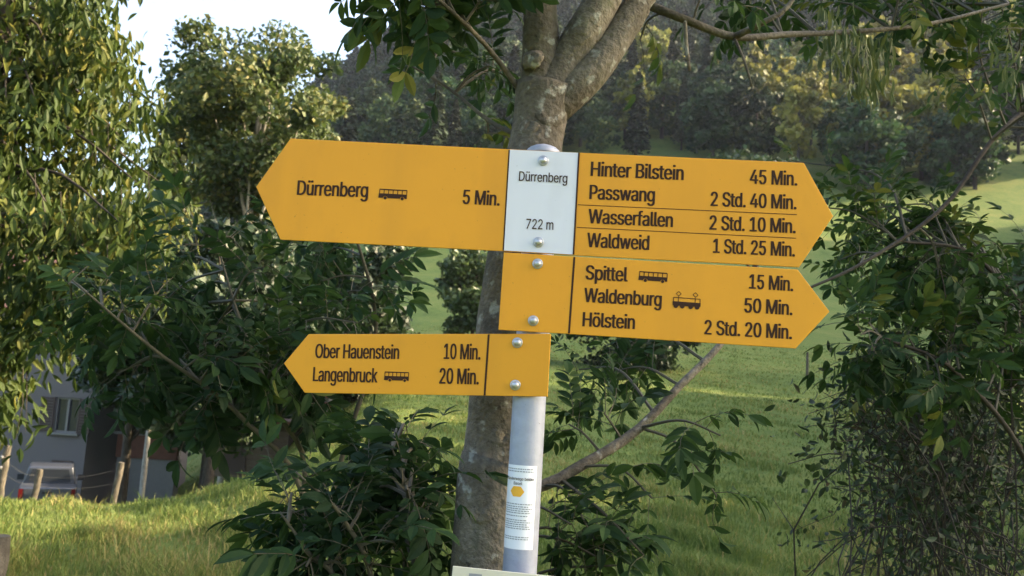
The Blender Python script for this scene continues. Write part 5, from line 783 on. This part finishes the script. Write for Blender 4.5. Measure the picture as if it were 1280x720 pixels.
# tall saplings left
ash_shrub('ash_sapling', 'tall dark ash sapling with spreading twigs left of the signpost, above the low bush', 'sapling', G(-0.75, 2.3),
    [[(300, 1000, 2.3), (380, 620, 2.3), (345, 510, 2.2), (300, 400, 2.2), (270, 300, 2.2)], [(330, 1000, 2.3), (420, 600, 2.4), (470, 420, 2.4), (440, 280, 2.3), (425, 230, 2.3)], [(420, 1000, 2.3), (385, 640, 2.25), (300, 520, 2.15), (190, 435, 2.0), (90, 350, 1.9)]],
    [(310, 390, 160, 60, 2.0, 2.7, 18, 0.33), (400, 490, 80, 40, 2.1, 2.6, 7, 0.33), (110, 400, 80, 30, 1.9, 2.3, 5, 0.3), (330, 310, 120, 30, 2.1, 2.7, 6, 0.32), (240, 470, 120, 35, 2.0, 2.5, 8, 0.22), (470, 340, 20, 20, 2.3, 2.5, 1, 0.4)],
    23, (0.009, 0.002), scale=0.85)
# big shrubby ash on the right edge, spreading out of the frame
ash_shrub('ash_tree', 'bushy ash tree filling the right edge behind the sign points', 'tree', G(1.75, 2.6),
    [[(1420, 1000, 2.6), (1330, 500, 2.6), (1230, 330, 2.4), (1120, 300, 2.3)] , [(1405, 190, 2.7), (1330, 120, 2.5), (1250, 165, 2.25), (1180, 258, 2.15), (1080, 328, 2.1), (1000, 365, 2.1)], [(1440, 1000, 2.6), (1420, 400, 2.7), (1400, 100, 2.7), (1330, -100, 2.5)], [(1380, 1000, 2.4), (1300, 620, 2.3), (1200, 470, 2.2), (1100, 420, 2.1)]],
    [(1165, 350, 130, 90, 2.1, 3.2, 30, 0.6), (1205, 430, 105, 70, 2.0, 3.0, 15, 0.55), (1245, 100, 55, 110, 2.1, 2.8, 11, 0.6), (1080, 260, 50, 25, 2.3, 2.8, 5, 0.6), (1150, 285, 90, 45, 2.4, 3.1, 9, 0.6), (1090, 450, 50, 40, 2.0, 2.4, 7, 0.4), (1430, 150, 120, 300, 2.0, 3.2, 40, 0.45), (960, 205, 40, 8, 2.5, 2.8, 1, 0.5)],
    24, (0.009, 0.003), 'darkbark', scale=0.72)

# bramble at the lower right
def bramble():
    rng = np.random.default_rng(31); base = np.array(G(1.5, 2.9)); e = empty('bramble_bush', base, 'tangled dark bramble bush with bare twigs in the lower right corner', 'bush')
    mc, ml = MB(), MB()
    for k in range(95):
        A = base + np.array([rng.normal(0, 0.35), rng.normal(0.1, 0.35), -0.05])
        T = P(1090 + abs(rng.normal(0, 1)) * 95 + rng.uniform(-30, 60), 520 + abs(rng.normal(0, 1)) * 90 - 30, rng.uniform(2.3, 3.4))
        mid = (A + T) / 2 + rng.normal(0, 0.14, 3) + np.array([0, 0, 0.15]); pa = smooth_path([A, mid, T, T + rng.normal(0, 0.12, 3)], 14)
        pa += 0.012 * rng.standard_normal(pa.shape); tube(mc, pa - base, np.linspace(0.0038, 0.001, 14), 4, cap=False)
        for j in range(7):
            i = int(rng.integers(4, 13)); q = pa[i] + rng.normal(0, 0.08, 3) + np.array([0, 0, 0.03]); tube(mc, np.array([pa[i], (pa[i] + q) / 2 + rng.normal(0, 0.01, 3), q]) - base, [0.0022, 0.0015, 0.0009], 3, cap=False)
        m = int(rng.integers(25, 90)); idx = rng.integers(5, 14, m); b = pa[idx] + 0.05 * rng.standard_normal((m, 3))
        place_leaves(ml, b - base, rng.standard_normal((m, 3)) + np.array([0, 0, -0.5]), rng.standard_normal((m, 3)), rng.uniform(0.018, 0.042, m), rng.uniform(0.004, 0.008, m), rng.random(m))
    pa = smooth_path([P(1130, 600, 2.5), P(1090, 580, 2.45), P(1040, 567, 2.4), P(985, 580, 2.4)], 14); tube(mc, pa - base, np.linspace(0.003, 0.0012, 14), 4)
    b = pa[rng.integers(6, 14, 26)] + 0.016 * rng.standard_normal((26, 3)) - np.array([0, 0, 0.015])
    place_leaves(ml, b - base, rng.standard_normal((26, 3)) + np.array([0, 0, -1.5]), rng.standard_normal((26, 3)), 0.028, 0.009, 0.9)
    mc.build('canes', M['bramble'], e); ml.build('foliage', M['brambleleaf'], e)
bramble()

# ------------------------------------------------------------------ left tree with hanging leaves
def hanging_tree():
    rng = np.random.default_rng(41); D = 7.0
    base = np.array(G(*P(-60, 600, D)[:2])); e = empty('broadleaf_tree', base, 'tall yellow-green tree with hanging leaves filling the left edge', 'tree')
    ml, mt = MB(), MB()
    tp = smooth_path([base - [0, 0, .3], P(-50, 450, D), P(-20, 200, D), P(20, -120, D), P(40, -400, D)], 20)
    tube(mt, tp - base, np.linspace(0.16, 0.04, 20), 12, bump=0.04, rng=rng)
    edge_y = np.array([-400, -100, 0, 60, 120, 200, 280, 340, 400, 450, 500, 520]); edge_x = np.array([60, 150, 150, 150, 205, 215, 195, 180, 130, 70, 30, 10])
    n = 0
    while n < 620:
        py = rng.uniform(-420, 500); xe = np.interp(py, edge_y, edge_x); px = rng.uniform(-330, xe)
        if px > xe - 30 and rng.random() < 0.4: continue
        c = P(px, py, D + rng.uniform(-0.9, 1.9)); n += 1
        k = int(np.argmin(np.linalg.norm(tp - c - [0, 0, 0.4], axis=1)))
        if n % 3 == 0: tube(mt, smooth_path([tp[k], (tp[k] + c) / 2 + [0, 0, 0.25], c], 8) - base, np.linspace(0.022, 0.005, 8), 5, cap=False)
        m = int(rng.uniform(60, 130)); L = rng.uniform(0.25, 0.5)
        # drooping twig strands under the clump centre
        q = c + rng.normal(0, 0.14, (m, 3)) * [1, 1, 0.5]; q[:, 2] -= rng.random(m) * L
        d = np.array([0, 0, -1.0]) + 0.5 * rng.standard_normal((m, 3)); tone = rng.uniform(0.2, 0.7)
        place_leaves(ml, q - base, d, rng.standard_normal((m, 3)) + [0.3, -0.6, 0.2], rng.uniform(0.09, 0.145, m), rng.uniform(0.014, 0.022, m), np.clip(tone + 0.2 * rng.standard_normal(m), 0, 1))
        if n % 2 == 0:
            for s in range(2):
                A = c + rng.normal(0, 0.1, 3); tube(mt, np.array([A, A + [0.03, 0, -L * .5], A + [rng.normal(0, .05), 0, -L]]) - base, [0.004, 0.003, 0.0015], 3, cap=False)
    ml.build('crown', M['willowleaf'], e); mt.build('trunk', M['darkbark'], e, smooth=True)
hanging_tree()

# ------------------------------------------------------------------ middle-distance trees
def ground_at(px, d):
    p = P(px, 500, d); return np.array([p[0], d, float(H(p[0], d))])
def tree_px(name, label, cat, cx, top, bottom, halfw, d, leafm, barkm, seed, **k):
    b = ground_at(cx, d); zt = P(cx, top, d)[2]; zb = P(cx, bottom, d)[2]; r = halfw / F_PX * d
    return tree(name, label, cat, b, zt - b[2], r, zt - zb, leafm, barkm, seed, **k)
tree_px('maple_tree', 'golden-green tree with pale trunk standing against the white sky', 'tree', 288, 16, 320, 136, 30, M['midleaf'], M['palebark'], 51, nblob=100, leaves=290, lsize=0.11, bsize=0.85, trunk_r=0.16, rnd=(0.2, 0.8), limbs=26, top_bias=0.12)
tree_px('birch_tree', 'slender golden tree rising just behind the hanging left tree', 'tree', 190, 70, 330, 42, 34, M['midleaf'], M['palebark'], 52, nblob=26, leaves=300, lsize=0.13, bsize=0.7, trunk_r=0.10, rnd=(0.3, 0.8))
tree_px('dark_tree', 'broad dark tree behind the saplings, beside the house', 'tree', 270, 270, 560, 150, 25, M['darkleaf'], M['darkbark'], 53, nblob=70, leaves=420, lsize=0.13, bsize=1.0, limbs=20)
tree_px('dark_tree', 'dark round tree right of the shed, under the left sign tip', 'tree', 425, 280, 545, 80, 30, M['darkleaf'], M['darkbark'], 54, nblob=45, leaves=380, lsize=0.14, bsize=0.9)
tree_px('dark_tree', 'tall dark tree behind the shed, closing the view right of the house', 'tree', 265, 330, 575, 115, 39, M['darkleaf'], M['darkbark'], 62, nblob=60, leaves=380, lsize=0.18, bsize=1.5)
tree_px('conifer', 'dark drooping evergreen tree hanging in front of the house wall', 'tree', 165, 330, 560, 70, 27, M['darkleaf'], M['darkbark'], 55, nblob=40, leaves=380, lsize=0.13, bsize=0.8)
tree_px('meadow_bush', 'green bush on the meadow just left of the trunk, between the boards', 'bush', 585, 300, 420, 46, 42, M['bushleaf'], M['darkbark'], 56, nblob=30, leaves=320, lsize=0.14, bsize=0.75)
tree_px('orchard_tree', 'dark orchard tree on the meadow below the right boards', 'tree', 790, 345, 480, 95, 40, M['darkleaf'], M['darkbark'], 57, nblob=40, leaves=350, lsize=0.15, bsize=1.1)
tree_px('hedge_bush', 'round green hedge bush rising above the right end of the top board', 'bush', 940, 172, 330, 65, 60, M['bushleaf'], M['darkbark'], 58, nblob=40, leaves=360, lsize=0.2, bsize=1.3)
tree_px('forest_edge_tree', 'rounded bright-topped tree at the forest edge above the right sign point', 'tree', 1098, 125, 235, 50, 150, M['bushleaf'], M['darkbark'], 59, nblob=40, leaves=330, lsize=0.5, bsize=2.6)
tree_px('forest_edge_tree', 'rounded tree at the forest edge beside the right picture edge', 'tree', 1200, 140, 245, 48, 150, M['forestleaf'], M['darkbark'], 60, nblob=40, leaves=330, lsize=0.5, bsize=2.6)

for k, (x, y, h, r) in enumerate(((12, 5.5, 11, 3.0), (14, 11.5, 7.0, 2.8), (14.5, 17, 7.2, 2.8), (16.5, 23, 7.5, 3.0), (22, 30, 10, 4), (33, 41, 13, 5), (44, 55, 14, 5), (47, 61, 15, 5), (50, 68, 16, 6), (62, 85, 17, 6.5), (84, 120, 19, 7.5))):  # unseen tree row, added to keep the low sun off meadow and signpost
    tree('shade_tree', 'unseen broadleaf tree added along the right side of the meadow to cast shade', 'tree', G(x, y), h, r, h * 0.88, M['bushleaf'], M['darkbark'], 300 + k, nblob=60, leaves=260, lsize=0.24, bsize=r * 0.36, group='unseen trees added for shade right of the meadow')

# ------------------------------------------------------------------ forest on the hill
def forest_proto(kind, seed):
    rng = np.random.default_rng(seed); ml = MB()
    if kind == 'con':
        Ht = 1.0
        for lv in np.linspace(0.18, 1.0, 34):
            r = 0.17 * (1.03 - lv) ** 0.8 + 0.006; m = int(10 + 110 * r / 0.17 * 0.55)
            a = rng.uniform(0, 6.283, m); q = r * np.sqrt(rng.random(m)); p = np.stack([q * np.cos(a), q * np.sin(a), lv - 0.25 * q + rng.normal(0, 0.008, m)], 1)
            nn = np.stack([0.5 * np.cos(a), 0.5 * np.sin(a), np.ones(m)], 1) + 0.4 * rng.standard_normal((m, 3))
            place_quads(ml, p, nn, 0.028 * rng.uniform(0.6, 1.3, m), rng.random(m), 0, rng)
        tube(ml, [(0, 0, -0.05), (0, 0, 0.5), (0, 0, 0.98)], [0.014, 0.009, 0.002], 6, mat=1)
    else:
        sl = kind == 'slim'
        crown(ml, rng, (0, 0, 0.52), (0.17, 0.17, 0.44) if sl else (0.29, 0.29, 0.44), 30 if sl else 44, 0.08 if sl else 0.105, 70, 0.033, (0.05, 0.85), top_bias=0.0)
        tube(ml, [(0, 0, -0.06), (0, 0, 0.4), (0.01, 0, 0.8)], [0.02, 0.015, 0.005], 6, mat=1)
    return ml

def forest():
    rng = np.random.default_rng(61)
    kinds = [('broad', 'forestleaf', 71), ('broad', 'forestleaf', 72), ('broad', 'forestleaf', 73), ('slim', 'forestleaf', 74), ('con', 'needle', 75), ('con', 'needle', 76), ('slim', 'sunlitleaf', 77), ('broad', 'sunlitleaf', 78)]
    protos = [(forest_proto(k, s), k, m) for k, m, s in kinds]
    pts = []
    tries = 0
    while tries < 9000:
        tries += 1
        y = math.sqrt(rng.uniform(140 ** 2, 500 ** 2)); u = rng.uniform(-0.62, 0.72); x = u * y
        if y < 152 + 10 * math.sin(u * 11): continue
        if pts and min((x - p[0]) ** 2 + (y - p[1]) ** 2 for p in pts) < (5.2 + 0.010 * y) ** 2: continue
        pts.append((x, y))
    pts.sort(key=lambda p: p[1])
    first = {}; rest = MB(); nind = 0
    lab = {'broad': ('broadleaf_tree', 'hazy green broadleaf tree in the wood on the hillside', 'trees of the hillside wood'),
           'slim': ('slim_tree', 'slim upright broadleaf tree in the wood on the hillside', 'slim trees of the hillside wood'),
           'con': ('spruce_tree', 'dark pointed spruce in the wood on the hillside', 'spruces of the hillside wood')}
    for (x, y) in pts:
        u = x / y
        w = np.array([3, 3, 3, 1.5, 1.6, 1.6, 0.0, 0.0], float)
        if u > 0.12 and y < 330: w = np.array([2, 2, 2, 1.2, 1.8, 1.8, 3.0, 2.2])  # trees with sunlight in their leaf colour, only on the nearer right slope
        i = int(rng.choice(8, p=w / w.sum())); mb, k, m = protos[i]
        hgt = rng.uniform(11, 20) * (1.2 if k == 'con' else 1.25 if m == 'sunlitleaf' else 1.0); z = float(H(x, y)) - 0.3; rz = rng.uniform(0, 6.28); wd = hgt * rng.uniform(0.85, 1.2)
        if nind < 290:
            nm, lb, gp = lab[k]
            if m == 'sunlitleaf': nm, lb, gp = 'sunlit_tree', 'tree with sunlight painted into its yellow leaves, among the darker trees of the hillside wood', 'trees with painted sunlight in the hillside wood'
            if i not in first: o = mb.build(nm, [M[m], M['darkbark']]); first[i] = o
            else: o = first[i].copy(); COL.objects.link(o)
            o.location = (x, y, z); o.rotation_euler = (0, 0, rz); o.scale = (wd, wd, hgt); tag(o, lb, 'tree', gp); nind += 1
        else:
            V = np.concatenate(mb.v); V = V[:].copy(); c, s = math.cos(rz), math.sin(rz)
            W = np.stack([(V[:, 0] * c - V[:, 1] * s) * wd + x, (V[:, 0] * s + V[:, 1] * c) * wd + y, V[:, 2] * hgt + z], 1)
            nq = (len(V) // 4) * 4; Q = np.arange(nq).reshape(-1, 4); sel = rng.random(len(Q)) < 0.33
            cc = W[Q[sel]]; ctr = cc.mean(1, keepdims=True); cc = ctr + (cc - ctr) * 1.7
            rest.add(cc.reshape(-1, 3), [np.arange(len(cc) * 4).reshape(-1, 4)], np.repeat(np.concatenate(mb.r)[Q[sel][:, 0]] * 0.9, 4))
    o = rest.build('hillside_wood', M['forestleaf']); tag(o, 'hazy dark wood covering the upper hill up to the skyline', 'wood', kind='stuff')
    print('forest', len(pts), nind)
forest()

# ------------------------------------------------------------------ grass
def grass():
    rng = np.random.default_rng(81); mb = MB()
    n = 420000; d = 4.0 * (60 / 4.0) ** rng.random(n); u = rng.uniform(-0.72, 0.72, n); x = u * d
    # clumped density
    cl = np.sin(x * 2.1 + 3 * np.sin(d * 0.7)) * np.sin(d * 1.7 + 2 * np.sin(x * 0.9)) + 0.6 * np.sin(x * 5.3 + d * 3.1)
    keep = rng.random(n) < 0.62 + 0.3 * cl; x, d, cl = x[keep], d[keep], cl[keep]; n = len(x); z = H(x, d)
    hgt = (0.035 + 0.075 * rng.random(n) ** 2 + 0.07 * np.maximum(cl, 0) + 0.16 * (rng.random(n) > 0.985)) * (1 + 0.02 * np.minimum(d, 30)); wd = 0.00095 * d ** 0.8 * rng.uniform(0.6, 1.3, n)
    far = np.clip((d - 7) / 14, 0, 1); hgt = hgt * (1 - 0.55 * far)
    a = rng.uniform(0, 6.28, n); ln = rng.uniform(0.2, 0.9, n) * hgt; lx, ly = ln * np.cos(a), ln * np.sin(a)
    b = rng.uniform(0, 6.28, n); wx, wy = wd * np.cos(b), wd * np.sin(b)
    V = np.stack([np.stack([x - wx, d - wy, z - 0.01], 1), np.stack([x + wx, d + wy, z - 0.01], 1), np.stack([x + wx * .7 + lx * .35, d + wy * .7 + ly * .35, z + hgt * .6], 1),
                  np.stack([x - wx * .7 + lx * .35, d - wy * .7 + ly * .35, z + hgt * .6], 1), np.stack([x + lx, d + ly, z + hgt * 0.95], 1)], 1)
    patch = 0.5 + 0.25 * np.sin(x * 0.8 + 1) * np.sin(d * 0.55) + 0.12 * np.sin(x * 3 + d * 2)
    r = np.clip(patch * 0.9 + 0.24 * rng.standard_normal(n) - 0.03, 0, 1)
    o = np.arange(n)[:, None] * 5
    mb.add(V.reshape(-1, 3), [o + np.array([[0, 1, 2, 3]]), o + np.array([[3, 2, 4]])], np.repeat(r, 5))
    g = mb.build('meadow_grass', M['grass']); tag(g, 'rough green and straw-coloured grass of the meadow', 'grass', kind='stuff')
grass()

# ------------------------------------------------------------------ house, annex, car, fence
def house():
    D = 37.0; c = P(112, 520, D); gz = float(H(c[0] - 3, D)) - 0.3
    R = Matrix.Rotation(rad(-6), 4, 'Z'); e = empty('house', (c[0], D, gz), 'grey plastered house behind the silver car at the left edge', 'house', rz=rad(-6))
    ht = 9.5; W, Dp = 11.0, 9.0
    # front face with a window hole: local x from -W..0, y 0..Dp
    zl = lambda py: P(80, py, D)[2] - gz
    def lx(px): return (px - 112) / F_PX * D
    x0, x1, z0, z1 = lx(66), lx(97), zl(541), zl(497)
    mb = MB()
    def pan(a, b, c_, d): box(mb, ((a + b) / 2, 0.15, (c_ + d) / 2), (b - a, 0.3, d - c_))
    pan(-W, x0, 0, ht); pan(x1, 0, 0, ht); pan(x0, x1, 0, z0); pan(x0, x1, z1, ht)
    box(mb, (-0.15, Dp / 2 + 0.15, ht / 2), (0.3, Dp - 0.3, ht)); box(mb, (-W + 0.15, Dp / 2 + 0.15, ht / 2), (0.3, Dp - 0.3, ht)); box(mb, (-W / 2, Dp - 0.15 + 0.3, ht / 2), (W, 0.3, ht))
    mb.build('wall', M['plaster'], e)
    mb = MB(); o = 0.7
    v = [(-W - o, -o, ht - .2), (o, -o, ht - .2), (o, Dp + o, ht - .2), (-W - o, Dp + o, ht - .2), (-W - o, Dp / 2, ht + 3.4), (o, Dp / 2, ht + 3.4)]
    mb.add(v, [[[0, 1, 5, 4], [2, 3, 4, 5], [3, 2, 1, 0]], [[1, 2, 5], [3, 0, 4]]]); mb.build('roof', M['tile'], e)
    mb = MB(); t = 0.07
    for (cx, cz, sx, sz) in (((x0 + x1) / 2, z1 - t / 2, x1 - x0, t), ((x0 + x1) / 2, z0 + t / 2, x1 - x0, t), (x0 + t / 2, (z0 + z1) / 2, t, z1 - z0 - 2 * t), (x1 - t / 2, (z0 + z1) / 2, t, z1 - z0 - 2 * t), ((x0 + x1) / 2, (z0 + z1) / 2, 0.1, z1 - z0 - 2 * t)):
        box(mb, (cx, 0.12, cz), (sx, 0.08, sz))
    wn = mb.build('window', M['frame'], e)
    mb = MB(); box(mb, ((x0 + x1) / 2, 0.18, (z0 + z1) / 2), (x1 - x0, 0.03, z1 - z0)); mb.build('pane', M['glass'], wn)
    mb = MB(); box(mb, ((x0 + x1) / 2, -0.06, z0 - 0.05), (x1 - x0 + 0.3, 0.2, 0.09)); mb.build('sill', M['frame'], wn)
    for s in (-1, 1):
        mb = MB(); xc = (x0 - 0.30) if s < 0 else (x1 + 0.30)
        for k in range(12): box(mb, (xc, -0.035, z0 + (k + .5) * (z1 - z0) / 12), (0.46, 0.03, (z1 - z0) / 12 * 0.8))
        for dx in (-0.25, 0.25): box(mb, (xc + dx, -0.035, (z0 + z1) / 2), (0.06, 0.05, z1 - z0))
        mb.build('shutter', M['shutter'], e)
    mb = MB(); box(mb, (lx(84), -0.02, zl(590)), (0.9, 0.05, 0.9)); mb.build('cellar_hatch', M['shutter'], e)
    # terrace wall beside the house
    e2 = empty('terrace', (c[0] + 1.6, D + 1.5, gz), 'brick-red terrace parapet with a stone cap beside the house', 'terrace')
    mb = MB(); zt = zl(541); zb = zl(571)
    box(mb, (0.35, 0, (zt + zb) / 2), (2.6, 0.25, zt - zb)); mb.build('parapet', M['brick'], e2)
    mb = MB(); box(mb, (0.35, 0, zt + 0.05), (2.9, 0.4, 0.1)); mb.build('coping', M['stone'], e2)
    mb = MB(); box(mb, (0.35, 0.25, zb / 2), (2.5, 0.6, zb)); mb.build('retaining_wall', M['stone'], e2)
    mb = MB()
    for k in range(7): box(mb, (-0.9 + k * 0.42, 0, zt + 0.5), (0.04, 0.04, 0.8))
    box(mb, (0.35, 0, zt + 0.92), (2.7, 0.06, 0.06)); mb.build('railing', M['shutter'], e2)
    # shed
    sx = P(325, 550, 30); sz = float(H(sx[0], 30)); e3 = empty('shed', (sx[0], 30, sz - 0.2), 'weathered wooden shed under the dark trees, left of the low bush', 'shed')
    top_z = P(325, 528, 30)[2] - sz + 0.2
    mb = MB(); rng = np.random.default_rng(4)
    nb = 9
    for k in range(nb): box(mb, (0, 0.0, (k + .5) * top_z / nb), (2.3, 1.8 - 0.03 * (k % 2), top_z / nb * 0.95), rnd=rng.random())
    mb.build('wall', M['boards'], e3)
    mb = MB(); box(mb, (0, -0.1, top_z + 0.07), (2.8, 2.5, 0.12)); mb.build('roof', M['tile'], e3)
    mb = MB(); box(mb, (-0.5, -0.92, top_z * 0.45), (0.7, 0.05, top_z * 0.8)); mb.build('door', M['shutter'], e3)
house()

def car():
    D = 31.0; c = P(62, 590, D); zt = P(62, 586, D)[2]; hgt = 1.72; gz = zt - hgt
    e = empty('parked_car', (c[0], D, gz), 'silver pickup parked in front of the house, seen from behind', 'car', rz=rad(25))
    def loft(name, secs, mat, parent, bev=0.04):
        """secs: list of (y, half width bottom, half width top, z bottom, z top)"""
        bm = bmesh.new(); rings = []
        for (y, wb, wt, z0, z1) in secs: rings.append([bm.verts.new(p) for p in ((-wb, y, z0), (wb, y, z0), (wt, y, z1), (-wt, y, z1))])
        for a, b in zip(rings[:-1], rings[1:]):
            for k in range(4): bm.faces.new((a[k], a[(k + 1) % 4], b[(k + 1) % 4], b[k]))
        bm.faces.new(rings[0][::-1]); bm.faces.new(rings[-1]); bmesh.ops.recalc_face_normals(bm, faces=bm.faces)
        bmesh.ops.bevel(bm, geom=list(bm.edges), offset=bev, segments=3, affect='EDGES', profile=0.6)
        me = bpy.data.meshes.new(name); bm.to_mesh(me); bm.free(); me.materials.append(mat)
        for p in me.polygons: p.use_smooth = True
        o = bpy.data.objects.new(name, me); COL.objects.link(o); o.parent = parent; return o
    loft('body', [(0, .80, .84, .48, 1.08), (0.25, .86, .88, .42, 1.09), (2.2, .88, .88, .38, 1.08), (4.0, .88, .86, .38, 1.05), (4.9, .82, .78, .45, .92)], M['car'], e)
    cab = loft('cabin', [(1.35, .84, .70, 1.05, 1.66), (1.7, .84, .70, 1.05, 1.72), (2.8, .84, .70, 1.05, 1.70), (3.6, .84, .72, 1.04, 1.2)], M['car'], e, 0.05)
    mb = MB(); v = [(-.68, 1.325, 1.14), (.68, 1.325, 1.14), (.58, 1.325, 1.58), (-.58, 1.325, 1.58)]; v += [(x, y + .02, z) for x, y, z in v]
    mb.add(v, [[[0, 1, 2, 3], [7, 6, 5, 4], [0, 4, 5, 1], [1, 5, 6, 2], [2, 6, 7, 3], [3, 7, 4, 0]]]); mb.build('rear_window', M['glass'], cab)
    for s in (-1, 1):
        mb = MB(); box(mb, (s * .80, -0.01, .86), (.13, .09, .36)); mb.build('tail_light', M['redlamp'], e)
        mb = MB(); box(mb, (s * 1.0, 2.9, 1.15), (.22, .12, .2)); mb.build('wing_mirror', M['blacktrim'], e)
        for yy in (0.95, 3.95):
            m = MB(); tube(m, [(s * .70, yy, .34), (s * .74, yy, .34), (s * .88, yy, .34), (s * .91, yy, .34)], [.31, .35, .35, .31], 28); wh = m.build('wheel', M['rubber'], e, smooth=True)
            m = MB(); tube(m, [(s * .912, yy, .34), (s * .918, yy, .34)], [.21, .19], 20); m.build('rim', M['bolt'], wh)
    mb = MB(); box(mb, (0, -0.012, .84), (1.38, .03, .40)); tg = mb.build('tailgate', M['car'], e)
    mb = MB(); box(mb, (0, -0.035, .92), (.3, .03, .07)); mb.build('handle', M['blacktrim'], tg)
    mb = MB(); box(mb, (0, -0.10, .55), (1.66, .2, .16)); mb.build('bumper', M['blacktrim'], e)
    mb = MB(); box(mb, (0, -0.215, .56), (.5, .02, .11)); mb.build('number_plate', M['plate'], e)
car()

def fence():
    rng = np.random.default_rng(91)
    def post(px, top, width_px, d, label, lean=0.0, ins=False, base_px=None, name='fence_post', group='fence posts along the meadow edge'):
        b = ground_at(px, d); zt = P(px, top, d)[2]; h = zt - b[2]; r = width_px / F_PX * d / 2
        e = empty(name, b, label, 'post', group)
        m = MB(); n = 12; z = np.linspace(-0.3, h, n); path = np.stack([lean * z + 0.004 * rng.standard_normal(n), 0.004 * rng.standard_normal(n), z], 1)
        tube(m, path, np.concatenate([np.full(n - 1, r), [r * 0.9]]), 14, bump=0.03, rng=rng); m.build('shaft', M['wood'], e, smooth=False)
        if ins:
            for q in ins: m = MB(); tube(m, [(0, -r - .001, h * q), (0, -r - .03, h * q), (0, -r - .05, h * q)], [.02, .03, .012], 10); m.build('insulator', M['frame'], e)
        return np.array([b[0], b[1], b[2]]), h
    post(15, 671, 36, 4.2, 'thick weathered post cut off by the lower left corner')
    A = post(15, 557, 8.5, 15.0, 'tall weathered fence post left of the silver car', 0.03, (0.62, 0.8))
    B = post(57, 587, 7.5, 15.6, 'leaning fence post standing in front of the silver car', 0.08)
    C = post(153, 578, 7.5, 16.5, 'short pale fence post right of the silver car', 0.12)
    post(3, 575, 7, 16.5, 'dark fence post at the left picture edge behind the tall post')
    post(1008.5, 440, 3.2, 40, 'thin white stake on the meadow below the right sign point', name='white_stake', group=None)
    for k, q in enumerate((0.62, 0.85)):
        m = MB(); pts = [A[0] + [-4, 0.3, A[1] * q], A[0] + [0, -0.1, A[1] * q], B[0] + [0, -0.1, B[1] * q], C[0] + [0, -0.1, C[1] * q]]
        for a, b in zip(pts[:-1], pts[1:]):
            t = np.linspace(0, 1, 9)[:, None]; pa = a * (1 - t) + b * t; pa[:, 2] -= 0.08 * (4 * t * (1 - t))[:, 0]; tube(m, pa, 0.0011, 5)
        tag(m.build('fence_wire', M['wire']), ('lower' if k == 0 else 'upper') + ' fence wire strung between the posts near the car', 'wire')
    # red and white marker seen through the leaves
    b = ground_at(412, 28); e = empty('marker_pole', b, 'red and white striped marker pole seen through the leaves below the small board', 'marker pole')
    z0, z1 = P(412, 548, 28)[2] - b[2], P(412, 492, 28)[2] - b[2]
    zs = np.linspace(0 if z0 < 0 else z0, z1, 7); m = MB(); m2 = MB()
    for k in range(6): tube(m if k % 2 == 0 else m2, [(0, 0, zs[k]), (0, 0, zs[k + 1])], 0.14, 12)
    tube(m2, [(0, 0, -0.2), (0, 0, zs[0])], 0.1, 10)
    m.build('white_band', M['frame'], e); m2.build('red_band', M['red'], e)
fence()

# ------------------------------------------------------------------ haze
def haze():
    mb = MB(); box(mb, (0, 420, 195), (1400, 1020, 430)); m = bpy.data.materials.new('haze_air'); m.use_nodes = True; n = m.node_tree; n.nodes.clear()
    v = n.nodes.new("ShaderNodeVolumePrincipled"); o = n.nodes.new("ShaderNodeOutputMaterial"); n.links.new(v.outputs[0], o.inputs["Volume"])
    v.inputs["Color"].default_value = (0.72, 0.80, 1.0, 1); v.inputs["Density"].default_value = 0.00011; v.inputs["Anisotropy"].default_value = 0.2
    h = mb.build('haze', m); tag(h, 'pale blue evening haze lying over the valley', 'haze', kind='stuff')
haze()
